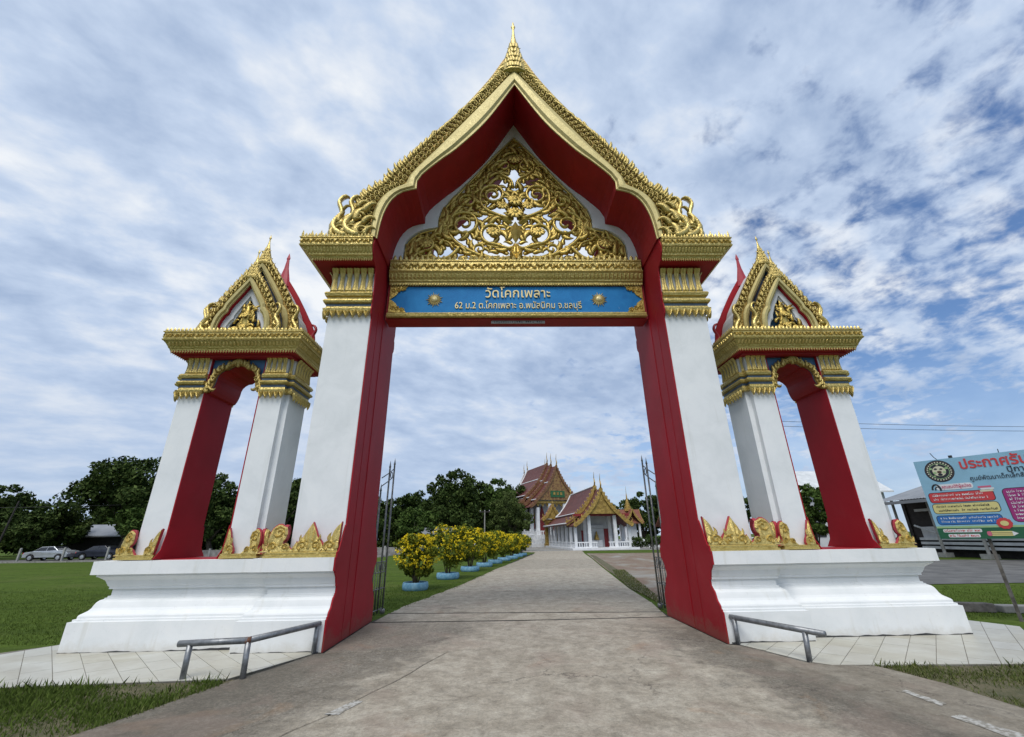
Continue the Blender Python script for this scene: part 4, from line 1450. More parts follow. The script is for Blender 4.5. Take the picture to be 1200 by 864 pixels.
    for k in range(34):
        u = random.random()
        z = zb + .03 + .66 * u
        hw = np.interp(z, [p[1] for p in WI1], [p[0] for p in WI1]) * .86
        x = random.uniform(-hw, hw)
        inst('leaf', LIB[random.choice(('leaf_curl', 'leaf_hook', 'leaf_soft')) + '_carved'], pd, (x, y1 + .11, z), (random.uniform(-.3, .2), random.uniform(-.9, .9), random.uniform(-.4, .4)),
             (random.choice((-1, 1)) * .2, .22, .19))
    for x, z in ((0, 6.16), (-.17, 5.82), (.17, 5.82), (0, 5.88)):
        inst('flower', LIB['flower_carved'], pd, (x, y1 + .05, z), (-.3, 0, 0), .075)
    return t


tower = build_tower()
tower2 = copy_tree(tower)
tower2.location.x = 5.92
for ch in tower2.children:
    if ch.name.startswith('plinth'):
        ch.data = ch.data.copy()
        for v in ch.data.vertices:
            v.co.x *= -1
        ch.data.flip_normals()
tower2['label'] = 'white side tower with small gilded two-tier gable, right of the gate arch near the billboard'

# irregular black strip painting in the shadow gap between plinths and tiles
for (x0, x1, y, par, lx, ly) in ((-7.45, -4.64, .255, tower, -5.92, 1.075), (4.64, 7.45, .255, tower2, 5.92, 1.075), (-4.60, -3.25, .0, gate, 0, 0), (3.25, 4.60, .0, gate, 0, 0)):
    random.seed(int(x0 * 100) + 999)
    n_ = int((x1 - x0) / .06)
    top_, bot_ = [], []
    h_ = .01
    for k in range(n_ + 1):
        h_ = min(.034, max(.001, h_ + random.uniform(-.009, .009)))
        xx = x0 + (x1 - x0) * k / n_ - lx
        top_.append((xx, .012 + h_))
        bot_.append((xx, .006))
    MB().band(top_, bot_, y - .006 - ly, y + .05 - ly).build('shadow_gap_strip', 'ink', par)

# ------------------------------------------------------------------ ground, drive, aprons
def sheet(name, poly, z, mat, th=None, kind='structure', parent=None):
    m_ = MB()
    if th:
        m_.prism(poly, 'z', z - th, z)
    else:
        m_.add([(x, y, z) for x, y in poly], [tuple(range(len(poly)))])
    return m_.build(name, mat, parent, kind=kind)


gm = MB()
R_ = 1500
gm.add([(-R_, -200, -.03), (R_, -200, -.03), (R_, R_, -.03), (-R_, R_, -.03)], [(0, 1, 2, 3)])
ground = struct(gm.build('ground', 'grass_ground'))
sheet('verge', [(-9.6, -7), (-4.75, -7), (-4.48, -3.4), (-4.1, -2.4), (-3.79, -1.45), (-3.8, -1.25), (-9.6, -1.55)], -.012, 'verge_soil')
sheet('verge', [(4.76, -7), (12, -7), (12, -1.4), (4.3, -1.2), (4.5, -1.45), (4.68, -2.2), (4.74, -3.4)], -.012, 'verge_soil')
drive = struct(MB().add([(-4.7, -14, -.008), (4.7, -14, -.008), (4.6, -2, -.008), (3.2, .2, -.008), (3.2, 2.6, -.008), (3.6, 7, -.008), (7.9, 40, -.008), (2.6, 40, -.008), (-2.2, 8, -.008), (-3.2, 2.6, -.008), (-3.2, .2, -.008), (-4.1, -2.2, -.008)],
                       [tuple(range(12))]).build('driveway', 'joint_dark'))


def slab(poly, z=.008):
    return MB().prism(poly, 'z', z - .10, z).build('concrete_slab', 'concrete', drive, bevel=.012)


def wob(a, b, n, amp):
    out = []
    for i in range(n):
        t = i / n
        k = amp * (random.random() - .5) if i else 0
        out.append((a[0] + (b[0] - a[0]) * t + k, a[1] + (b[1] - a[1]) * t + k))
    return out


random.seed(3)
cr = [(-1.22, -.17), (-1.40, -.60), (-1.62, -1.30), (-1.86, -1.95), (-2.05, -2.43), (-2.34, -3.02), (-2.9, -4.6), (-4.0, -9)]
crack = [(x + random.uniform(-.03, .03), y) for x, y in crom(cr, 26)]
# forecourt: left strip beyond the crack, main slab
left_edge = [(-3.27, -.10), (-3.55, -.90), (-3.80, -1.42), (-4.10, -2.38), (-4.42, -3.2), (-4.7, -7), (-5.2, -9)]
gate_l = [(-3.145, -.10), (-3.145, 2.44)]
slab([(x - .012, y) for x, y in crack[::1]] + [(-5.2, -9)] + left_edge[::-1][1:] + [(-3.145, -.08), (-2.2, -.06)], .008)
right_edge = [(3.145, 2.40), (3.145, -.06), (3.30, -.14), (3.46, -.52), (3.68, -1.13), (3.86, -1.28), (4.45, -1.36), (4.64, -2.1), (4.70, -3.4), (4.75, -9)]
slab([(x + .012, y) for x, y in crack][::-1] + [(-2.2, -.035), (-3.14, -.06), (-3.145, 2.40), (0, 2.30)] + right_edge + [(-4.0, -9.0)], .010)
# strip between the two expansion joints, then bays of the drive that veers right
slab([(-3.10, 2.47), (0, 2.38), (3.10, 2.42), (3.2, 3.02), (0, 3.28), (-3.05, 3.52)], .010)
Lk = [(-3.03, 3.55), (-2.95, 4.6), (-2.30, 7.7), (-.82, 17.4), (.9, 27.5), (2.55, 37.5), (3.3, 44), (1.5, 47)]
Rk = [(3.2, 3.06), (3.45, 4.6), (3.75, 7.7), (5.02, 17.4), (6.4, 27.5), (7.65, 37.5), (8.6, 44), (9.0, 47)]
for i in range(len(Lk) - 1):
    g = .02
    a, b, c, d = Lk[i], Rk[i], Rk[i + 1], Lk[i + 1]
    lft = [(a[0] + (d[0] - a[0]) * t + random.uniform(-.05, .05), a[1] + (d[1] - a[1]) * t) for t in np.linspace(.98, .02, 10)]
    slab([(a[0], a[1] + g), (b[0], b[1] + g), (c[0], c[1] - g), (d[0], d[1] - g)] + lft, .010)
for A_, B_ in (([(-3.12, 2.435), (0, 2.34), (3.13, 2.41)], .035), ([(-3.06, 3.535), (0, 3.31), (3.2, 3.04)], .03)):
    P_ = crom(A_, 30)
    P_ = [(x, y + random.uniform(-.008, .008)) for x, y in P_]
    q = [(x, y - B_ * random.uniform(.6, 1.1)) for x, y in P_] + [(x, y + B_ * random.uniform(.6, 1.1)) for x, y in P_[::-1]]
    MB().prism(q, 'z', -.02, .0135).build('joint_filler', 'joint_dark', drive)
# painted road marks, worn
for k, P in enumerate(([(-2.17, -2.58), (-2.02, -2.60), (-1.89, -2.24), (-1.98, -2.21)], [(3.92, -2.34), (4.01, -2.28), (4.06, -2.70), (3.94, -2.76)], [(3.78, -3.02), (3.92, -2.98), (4.02, -3.5), (3.86, -3.6)])):
    q = []
    for i in range(len(P)):
        q += wob(P[i], P[(i + 1) % len(P)], 6, .03)
    sheet('road_marking', q, .0145, 'road_paint')

# tiled aprons: every tile a slab of its own, clipped to the apron outline
def clip(poly, a, b):
    out = []
    f = lambda p: (b[0] - a[0]) * (p[1] - a[1]) - (b[1] - a[1]) * (p[0] - a[0])
    for i in range(len(poly)):
        p, q = poly[i], poly[(i + 1) % len(poly)]
        fp, fq = f(p), f(q)
        if fp >= 0:
            out.append(p)
        if (fp >= 0) != (fq >= 0):
            t = fp / (fp - fq)
            out.append((p[0] + (q[0] - p[0]) * t, p[1] + (q[1] - p[1]) * t))
    return out


def apron(name, outline, tw, tl, ang, zz):
    """tiles laid diagonally: long joints run along angle ang"""
    bed = sheet(name, outline, zz - .006, 'grout', .12)
    ca, sa = cos(ang), sin(ang)
    n = 34
    for i in range(-n, n):
        for j in range(-n // 2, n // 2):
            g = .004
            u0, u1 = j * tl + g + (tl / 2 if i % 2 else 0), (j + 1) * tl - g + (tl / 2 if i % 2 else 0)
            v0, v1 = i * tw + g, (i + 1) * tw - g
            mx = sum(p[0] for p in outline) / len(outline)
            c = [(mx + u * ca - v * sa, u * sa + v * ca) for u, v in ((u0, v0), (u1, v0), (u1, v1), (u0, v1))]
            for k in range(len(outline)):
                c = clip(c, outline[k], outline[(k + 1) % len(outline)]) if len(c) > 2 else []
            if len(c) > 2:
                area = abs(sum(c[k][0] * c[(k + 1) % len(c)][1] - c[(k + 1) % len(c)][0] * c[k][1] for k in range(len(c)))) / 2
                if area > .004:
                    z = zz + random.uniform(-.001, .001)
                    MB().prism(c, 'z', z - .02, z).build('tile', 'tile', bed)
    return bed


apron('tiled_apron', [(-9.6, -1.62), (-3.86, -1.30), (-3.30, -.13), (-3.26, .3), (-7.35, 2.2), (-7.95, 1.0), (-9.6, -.9)], .31, .62, radians(-46), .012)
apron('tiled_apron', [(3.26, .3), (3.33, -.12), (3.74, -1.14), (3.92, -1.29), (6.8, -1.46), (8.86, .78), (8.55, 1.5), (7.2, 2.2)], .31, .62, radians(46), .012)

# far grounds: dirt yard, roads, kerb
sheet('dirt_yard', [(3.65, 4.6), (5.0, 16.4), (8.1, 39), (40, 36), (30, 25), (14, 17), (6.0, 5.2)], -.018, 'dirt')
sheet('grass_strip', [(3.75, 5.6), (4.3, 8), (5.5, 16), (7.8, 33), (7.9, 36), (7.4, 33), (5.15, 17), (3.85, 8.0)], -.010, 'verge_soil')
sheet('grass_strip', [(8.3, 38.5), (30, 36), (34, 40), (30, 46), (9, 46)], -.010, 'grass_ground')
sheet('side_lane', [(11.5, 7.6), (16, 7.6), (60, 4), (60, 12.5), (34, 17), (26, 20), (15, 15)], -.016, 'asphalt')
sheet('far_road', [(-140, 38.5), (-12, 38.5), (-12, 46), (-140, 46)], -.014, 'asphalt')
sheet('temple_yard', [(-2, 47), (40, 47), (60, 130), (-30, 130)], -.016, 'kerb_grey')
for i in range(22):
    x0 = -78 + i * 3.0
    MB().prism([(x0 + .02, 37.6), (x0 + 2.98, 37.6), (x0 + 2.98, 38.0), (x0 + .02, 38.0)], 'z', -.05, .10).build('kerb', 'kerb_grey', None, kind='structure')


def fast_mesh(name, verts, tris, mat):
    me = bpy.data.meshes.new(name)
    nv, nt = len(verts), len(tris)
    k = tris.shape[1]
    me.vertices.add(nv)
    me.vertices.foreach_set('co', verts.astype(np.float32).ravel())
    me.loops.add(nt * k)
    me.loops.foreach_set('vertex_index', tris.astype(np.int32).ravel())
    me.polygons.add(nt)
    me.polygons.foreach_set('loop_start', np.arange(0, nt * k, k, dtype=np.int32))
    me.polygons.foreach_set('loop_total', np.full(nt, k, dtype=np.int32))
    me.update(calc_edges=True)
    me.materials.append(MATS[mat])
    return me


def in_poly(P, poly):
    x, y = P[:, 0], P[:, 1]
    c = np.zeros(len(P), bool)
    n = len(poly)
    for i in range(n):
        x1, y1 = poly[i]
        x2, y2 = poly[(i + 1) % n]
        if y1 == y2:
            continue
        k = ((y1 > y) != (y2 > y)) & (x < (x2 - x1) * (y - y1) / (y2 - y1) + x1)
        c ^= k
    return c


def grass(name, poly, dens, h0, h1, z, mat, label, patchy=.0, fade=None):
    xs, ys = [p[0] for p in poly], [p[1] for p in poly]
    A = (max(xs) - min(xs)) * (max(ys) - min(ys))
    n = int(A * dens)
    P = np.stack([rng.uniform(min(xs), max(xs), n), rng.uniform(min(ys), max(ys), n)], 1)
    P = P[in_poly(P, poly)]
    if patchy:
        v = np.sin(P[:, 0] * 3.1 + 1.3 * np.sin(P[:, 1] * 2.3)) + np.sin(P[:, 1] * 4.1 + P[:, 0] * 1.7)
        P = P[(v + rng.normal(0, .8, len(P))) > -patchy]
    if fade:
        P = P[rng.random(len(P)) < np.clip((fade[1] - P[:, 1]) / (fade[1] - fade[0]), 0, 1)]
    n = len(P)
    a = rng.uniform(0, 2 * pi, n)
    h = rng.uniform(h0, h1, n) * rng.uniform(.6, 1.2, n)
    w_ = h * rng.uniform(.06, .13, n) + .002
    ln = rng.normal(0, .45, (n, 2)) * h[:, None]
    V = np.zeros((n, 3, 3))
    V[:, 0, :2] = P + np.stack([np.cos(a), np.sin(a)], 1) * w_[:, None]
    V[:, 1, :2] = P - np.stack([np.cos(a), np.sin(a)], 1) * w_[:, None]
    V[:, 2, :2] = P + ln
    V[:, 0, 2] = V[:, 1, 2] = z
    V[:, 2, 2] = z + h
    me = fast_mesh(name, V.reshape(-1, 3), np.arange(n * 3).reshape(-1, 3), mat)
    o = bpy.data.objects.new(name, me)
    COL.objects.link(o)
    o['kind'] = 'stuff'
    o['label'] = label
    o['category'] = 'grass'
    return o


grass('verge_grass', [(-9.4, -4.2), (-4.56, -4.2), (-4.45, -3.3), (-4.16, -2.45), (-3.84, -1.42), (-3.95, -1.33), (-9.4, -1.66)], 7000, .012, .06, -.014, 'leaf_grass', 'ragged green grass verge in front of the left tiled apron', .45)
grass('verge_grass', [(4.74, -4.2), (9.4, -4.2), (9.4, -1.5), (4.55, -1.34), (4.6, -1.6), (4.70, -2.3), (4.76, -3.3)], 4600, .015, .05, -.014, 'leaf_dry', 'sparse dry grass verge in front of the right tiled apron', .1)
grass('edge_weeds', [(-9.4, -1.72), (-3.9, -1.38), (-3.86, -1.29), (-4.6, -1.31), (-9.4, -1.60)], 1500, .04, .13, -.014, 'leaf_grass', 'long weeds leaning over the front edge of the left tiled apron', .1)
grass('edge_weeds', [(4.35, -1.42), (9.2, -1.62), (9.2, -1.46), (4.5, -1.29)], 1100, .03, .10, -.014, 'leaf_dry', 'long dry weeds along the front edge of the right tiled apron', .1)
grass('edge_weeds', [(-3.84, -1.48), (-4.16, -2.42), (-4.46, -3.25), (-4.38, -3.22), (-4.04, -2.38), (-3.74, -1.44)], 2200, .015, .06, .004, 'leaf_dry', 'low weeds creeping onto the left edge of the concrete', .1)
grass('edge_weeds', [(-2.99, 4.6), (-2.33, 7.7), (-.85, 17.4), (-.65, 17.4), (-2.13, 7.7), (-2.82, 4.6)], 500, .02, .07, .0, 'leaf_grass', 'short weeds creeping onto the left edge of the drive', -.3)
grass('lawn_grass', [(-30, 1), (-8.0, 1.1), (-7.3, 2.5), (-3.6, 2.9), (-3.1, 4.5), (-2.45, 7.6), (-1.6, 13), (-12, 13), (-30, 12)], 650, .02, .05, -.03, 'leaf_grass', 'mown green lawn left of the drive', 0, (3.5, 12.5))
grass('lawn_grass', [(8.7, 1.6), (12, 2.0), (20, 2), (20, 7.3), (11, 7.5), (8, 5), (7.4, 2.4)], 700, .02, .05, -.03, 'leaf_grass', 'short green grass strip beside the billboard', 0, (3.0, 7.5))
grass('lawn_grass', [(3.55, 3.6), (3.95, 5.2), (4.6, 9), (5.8, 16), (5.2, 16), (4.4, 12), (3.85, 8)], 700, .03, .08, -.02, 'leaf_dry', 'thin grass along the right edge of the drive')

# ------------------------------------------------------------------ handrails
def handrail(label, posts, rail, rad=.036):
    t = thing('handrail', label, 'handrail', (posts[0][0], posts[0][1], 0))
    ox, oy = posts[0]
    for (x, y) in posts:
        z1 = np.interp(0, [0], [0])
        zt = min(r[2] for r in rail)
        # height of the rail above the post
        best = None
        for a, b in zip(rail[:-1], rail[1:]):
            d = Vector(b) - Vector(a)
            u = max(0, min(1, ((x - a[0]) * d.x + (y - a[1]) * d.y) / (d.x ** 2 + d.y ** 2)))
            p = Vector(a) + d * u
            e = (p.x - x) ** 2 + (p.y - y) ** 2
            if best is None or e < best[0]:
                best = (e, p)
        p = best[1]
        MB().tube([(x - ox, y - oy, -.04), (p.x - ox, p.y - oy, p.z)], rad, 12).build('post', 'steel_pipe', t, True)
    for a, b in zip(rail[:-1], rail[1:]):
        m_ = MB().tube([(a[0] - ox, a[1] - oy, a[2]), (b[0] - ox, b[1] - oy, b[2])], rad * 1.08, 12)
        m_.build('rail', 'steel_pipe', t, True)
    if len(rail) > 2:
        c = rail[1]
        MB().tube([(c[0] - ox - .03, c[1] - oy, c[2] - .004), (c[0] - ox + .03, c[1] - oy + .02, c[2] - .004)], rad * 1.2, 10).build('weld', 'rust', t, True)
    return t


handrail('grey steel pipe handrail with three posts in front of the left plinth', [(-4.45, -1.27), (-3.68, -1.30), (-3.30, -.07)], [(-4.60, -1.265, .395), (-3.70, -1.30, .425), (-3.275, -.03, .40)])
handrail('short grey steel pipe handrail with two posts in front of the right plinth', [(3.32, -.06), (3.75, -1.10)], [(3.295, .0, .375), (3.90, -1.33, .365)])


# ------------------------------------------------------------------ folded steel gate leaves
def gate_leaf(label, x0, y0, x1, y1, htop):
    t = thing('steel_gate', label, 'gate', (x0, y0, 0))
    d = Vector((x1 - x0, y1 - y0, 0))
    P = lambda u, z: (d.x * u, d.y * u, z)
    for u, h in ((1.0, htop), (.62, htop - .12), (.05, htop - .75)):
        MB().tube([P(u, .05), P(u, h)], .022, 8).build('upright', 'steel_gate', t, True)
        sp_ = MB().lathe([(.012, h), (.03, h + .03), (.02, h + .07), (.0, h + .20)], 8, (d.x * u, d.y * u))
        sp_.build('spear_tip', 'steel_gate', t, True)
    for u in (.25, .44, .81):
        MB().tube([P(u, .12), P(u, 1.12)], .010, 6).build('bar', 'steel_gate', t, True)
    for (z0, z1) in ((.12, .12), (.55, .55), (.90, .90), (1.12, 1.12), (htop - .62, htop - .28), (htop - .42, htop - .08)):
        MB().tube([P(.05, z0), P(.62, z0 + (z1 - z0) * .55), P(1.0, z1)], .013, 6).build('cross_bar', 'steel_gate', t, True)
    a = [P(.81, 0)] * 13
    rng_ = []
    for k in range(13):
        an = 2 * pi * k / 12
        rng_.append((d.x * .81 + d.normalized().x * .075 * cos(an), d.y * .81 + d.normalized().y * .075 * cos(an), htop - .27 + .075 * sin(an)))
    MB().tube(rng_, .010, 6).build('ring', 'steel_gate', t, True)
    for k in range(4):
        cx = .2 + .2 * k
        rr = [(d.x * cx + d.normalized().x * .07 * cos(an), d.y * cx + d.normalized().y * .07 * cos(an), 1.01 + .085 * sin(an)) for an in np.linspace(0, 2 * pi, 13)]
        MB().tube(rr, .008, 5).build('ring', 'steel_gate', t, True)
    # prop stand
    n_ = Vector((-d.y, d.x, 0)).normalized() * (.18 if x0 < 0 else -.18)
    for u in (.15, .95):
        b = d * u
        MB().tube([(b.x, b.y, .55), (b.x + n_.x, b.y + n_.y, .55), (b.x + n_.x, b.y + n_.y, -.03)], .014, 6).build('prop', 'steel_gate', t, True)
    MB().lathe([(.05, .0), (.06, .02), (.06, .08), (.05, .10)], 10, (d.x, d.y)).build('wheel', 'steel_gate', t, True)
    return t


gate_leaf('folded grey steel gate leaf behind the left pier', -3.30, 2.76, -3.22, 3.62, 3.42)
gate_leaf('folded grey steel gate leaf behind the right pier', 3.36, 2.76, 3.36, 3.62, 3.44)

# ------------------------------------------------------------------ billboard
noisy('rust_steel', (.06, .052, .045), (.15, .135, .12), 9, .7, .3, 40)
U = Vector((.527, -.85, 0)).normalized()
NB = Vector((U.y, -U.x, 0))             # towards the drive and the camera
bb = thing('billboard', 'printed vinyl admissions billboard on grey posts by the right apron', 'billboard', (9.72, 1.12, 0))
ang = atan2(U.y, U.x)
bb.rotation_euler = (0, 0, ang)
# local frame: x along the board from the post, -y out of the printed face, z up
zl, zh, xl, xr = 1.455, 3.115, -1.035, 1.95
pan = MB().box(xl, xr, 0, .02, zl, zh).build('panel', 'print_sky', bb)
MB().box(xl + .01, xr - .01, .021, .05, zl + .02, zh - .02).build('back_frame', 'tin_back', bb)
for x in (-.30, 1.25):
    MB().box(x - .026, x + .026, .052, .10, -.05, 3.05).build('post', 'rust_steel', bb)


def rrect(x0, x1, z0, z1, r, y0, mat, name='print_block', rim=None, slant=0):
    def o(a, b, c, d, rr):
        P = []
        for cx, cz, s0 in ((b - rr, d - rr, 0), (a + rr, d - rr, 90), (a + rr, c + rr, 180), (b - rr, c + rr, 270)):
            for k in range(5):
                t = radians(s0 + k * 22.5)
                P.append((cx + rr * cos(t), cz + rr * sin(t)))
        return [(x + slant * (z - c), z) for x, z in P]
    if rim:
        MB().prism(o(x0 - .012, x1 + .012, z0 - .012, z1 + .012, r + .012), 'y', y0 + .001, y0 + .0025).build(name, rim, pan)
    MB().prism(o(x0, x1, z0, z1, r), 'y', y0 - .002, y0 + .0005).build(name, mat, pan)


def scribble(x0, x1, z, h, mat, seed):
    """illegible small print: rows of short strokes"""
    r2 = random.Random(seed)
    m_ = MB()
    x = x0
    while x < x1:
        w_ = r2.uniform(.012, .022)
        if r2.random() > .12:
            m_.box(x, x + w_ * .35, -.0088, -.0070, z, z + h)
            m_.box(x + w_ * .35, x + w_, -.0088, -.0070, z + h * r2.choice((0, .7)), z + h * (.3 + .7 * r2.random()))
            if r2.random() < .3:
                m_.box(x, x + w_ * .8, -.0088, -.0070, z + h * 1.2, z + h * 1.4)
        x += w_ + .007
    m_.build('small_print', mat, pan, kind='stuff')


rrect(xl + .004, xr - .004, zl + .003, zl + .215, .002, -.002, 'print_green')
rrect(xl + .004, xr - .004, zl + .217, zl + .255, .002, -.002, 'print_lime')
text_obj('heading', 'ประกาศรับสมัคร', .27, 'print_red', pan, (.50, -.006, 2.945), (pi / 2, 0, 0), .002, .006, 1.58)
text_obj('heading', 'ปีการศึกษา', .15, 'print_black', pan, (.70, -.006, 2.765), (pi / 2, 0, 0), .002, .001, .66)
text_obj('heading', 'ศูนย์พัฒนาเด็กเล็กสังกัด', .12, 'print_black', pan, (.26, -.006, 2.645), (pi / 2, 0, 0), .002, .0, .94)
SX, SZ = -.65, 2.86                     # round seal
for r, mat, y in ((.245, 'print_black', -.002), (.228, 'print_brown', -.003), (.220, 'print_black', -.004), (.172, 'print_lime', -.005), (.162, 'print_black', -.006), (.112, 'print_cream', -.007)):
    MB().prism([(SX + r * cos(2 * pi * k / 32), SZ + r * .97 * sin(2 * pi * k / 32)) for k in range(32)], 'y', y, y + .0015).build('seal_ring', mat, pan)
for k in range(26):
    a = 2 * pi * k / 26
    MB().box(SX + .196 * cos(a) - .011, SX + .196 * cos(a) + .011, -.0058, -.0048, SZ + .19 * sin(a) - .012, SZ + .19 * sin(a) + .012).build('seal_mark', 'print_cream', pan)
for x, z, r, mat in ((-.05, .05, .028, 'print_black'), (.04, .04, .026, 'print_black'), (0, -.02, .04, 'print_brown'), (-.08, -.03, .03, 'print_lime'), (.08, -.03, .03, 'print_lime'), (.0, -.075, .04, 'print_black'), (-.13, .06, .03, 'print_lime'), (.13, .05, .03, 'print_lime'), (.0, .14, .02, 'print_cream'), (-.10, -.10, .02, 'print_lime')):
    MB().prism([(SX + x + r * cos(2 * pi * k / 10), SZ + z + r * .7 * sin(2 * pi * k / 10)) for k in range(10)], 'y', -.0095, -.0075).build('seal_mark', mat, pan)
rrect(-.80, -.21, 2.455, 2.575, .05, -.002, 'print_white')
m_ = MB()
m_.rib([(-.80 + .07 * cos(t), 2.47 + .11 * sin(t)) for t in np.linspace(pi, -.2, 9)], [.016] * 9, .003, .001, -.004)
m_.rib([(-.78 + .04 * cos(t), 2.46 + .07 * sin(t)) for t in np.linspace(pi, -.2, 9)], [.012] * 9, .003, .001, -.004)
m_.build('clip_mark', 'print_black', pan)
text_obj('heading', 'คุณสมบัติผู้สมัคร', .09, 'print_pink', pan, (-.47, -.006, 2.515), (pi / 2, 0, 0), .002, .0015, .47)
rrect(-.97, .04, 2.20, 2.40, .05, -.002, 'print_red', rim='print_black')
rrect(-.97, .05, 1.975, 2.165, .05, -.002, 'print_yellow', rim='print_black')
rrect(-.97, .02, 1.745, 1.92, .05, -.002, 'print_blue', rim='print_black')
scribble(-.91, -.12, 2.325, .034, 'print_white', 1)
scribble(-.91, -.05, 2.245, .034, 'print_white', 2)
scribble(-.91, -.10, 2.095, .03, 'print_black', 3)
scribble(-.91, 0.0, 2.015, .03, 'print_black', 4)
scribble(-.91, -.04, 1.855, .03, 'print_white', 5)
scribble(-.91, -.10, 1.785, .03, 'print_white', 6)
rrect(.175, 1.55, 1.77, 2.40, .07, -.002, 'print_magenta', rim='print_black')
for k in range(8):
    scribble(.23, 1.3 - .1 * (k % 3), 2.32 - .072 * k, .034, 'print_white', 20 + k)
rrect(-.94, -.34, 1.585, 1.65, .02, -.0045, 'print_white')
rrect(-.88, -.39, 1.485, 1.55, .02, -.0045, 'print_white')
scribble(-.92, -.37, 1.60, .034, 'print_red', 40)
scribble(-.86, -.42, 1.50, .034, 'print_red', 41)
# stack of books, flower, pencil
for k, (mat, dxx) in enumerate((('print_cream', 0), ('print_white', .02), ('print_pink', -.01))):
    rrect(-.14 + dxx, .06 + dxx, 2.37 + .04 * k, 2.405 + .04 * k, .01, -.005, mat)
m_ = MB()
for k in range(10):
    a = 2 * pi * k / 10
    m_.prism([(.024 + .075 * cos(a) + .042 * cos(t), 1.745 + .07 * sin(a) + .04 * sin(t)) for t in np.linspace(0, 2 * pi, 9)[:-1]], 'y', -.008 - .0004 * k, -.006)
m_.build('flower_print', 'print_red', pan)
MB().prism([(.024 + .06 * cos(t), 1.745 + .05 * sin(t)) for t in np.linspace(0, 2 * pi, 17)[:-1]], 'y', -.015, -.0125).build('flower_print', 'print_yellow', pan)
rrect(-.22, .08, 1.51, 1.60, .01, -.0045, 'print_yellow')
rrect(-.28, -.21, 1.51, 1.60, .03, -.005, 'print_pink')
MB().prism([(.08, 1.51), (.16, 1.555), (.08, 1.60)], 'y', -.0065, -.0045).build('pencil_print', 'print_white', pan)
rrect(-.22, .08, 1.538, 1.546, .002, -.0055, 'print_brown')
rrect(-.22, .08, 1.566, 1.574, .002, -.0055, 'print_brown')
# twisted wire ties on top
MB().tube([(-.62, .03, 3.11), (-.66, .02, 3.17), (-.70, .03, 3.27)], .008, 5).build('tie', 'wire_black', bb)
MB().box(-.42, -.36, .0, .04, 3.116, 3.17).build('clamp', 'wire_black', bb)
MB().tube([(.35, .03, 3.11), (.355, .03, 3.19)], .008, 5).build('tie', 'wire_black', bb)

# broken kerb beside the apron
random.seed(21)
kb = thing('broken_kerb', 'broken dark concrete kerb pieces lying in the grass right of the apron', 'kerb', (9.6, 2.6, 0))
for k in range(7):
    x = -1.6 + k * .75
    P = [(x + random.uniform(0, .08), random.uniform(-.12, -.05)), (x + .68, random.uniform(-.12, -.05)), (x + .66, random.uniform(.1, .2)), (x + random.uniform(0, .06), random.uniform(.08, .18))]
    P = [(a, b + (a * -.28)) for a, b in P]
    MB().prism(P, 'z', -.03, random.uniform(.09, .16)).build('kerb_piece', 'rubble' if k % 3 else 'kerb_grey', kb, bevel=.02)
for k in range(4):
    x = -1.0 + k * 1.0
    MB().prism([(x, .30 - x * .28), (x + .8, .30 - .8 * .28 - x * .28), (x + .78, .48 - .28 * (x + .8)), (x, .5 - x * .28)], 'z', -.03, .07).build('kerb_piece', 'shed_white', kb, bevel=.015)


# ------------------------------------------------------------------ foliage
def leaf_cloud(name, centers, radii, n_per, size, mat, flat_=.75, droop=0.0):
    C = np.asarray(centers, float)
    n = len(C) * n_per
    idx = np.repeat(np.arange(len(C)), n_per)
    d = rng.normal(0, 1, (n, 3))
    d /= np.linalg.norm(d, axis=1)[:, None]
    r = rng.uniform(0.25, 1, n) ** .6
    P = C[idx] + d * (np.asarray(radii)[idx] * r)[:, None] * np.array([1, 1, flat_])
    P[:, 2] -= droop * r
    a = rng.normal(0, 1, (n, 3))
    a /= np.linalg.norm(a, axis=1)[:, None]
    b = np.cross(a, rng.normal(0, 1, (n, 3)))
    b /= np.linalg.norm(b, axis=1)[:, None]
    s_ = size * rng.uniform(.6, 1.35, n)[:, None]
    V = np.stack([P - a * s_, P + b * s_ * .5, P + a * s_, P - b * s_ * .5], 1)
    return fast_mesh(name, V.reshape(-1, 3), np.arange(n * 4).reshape(-1, 4), mat)


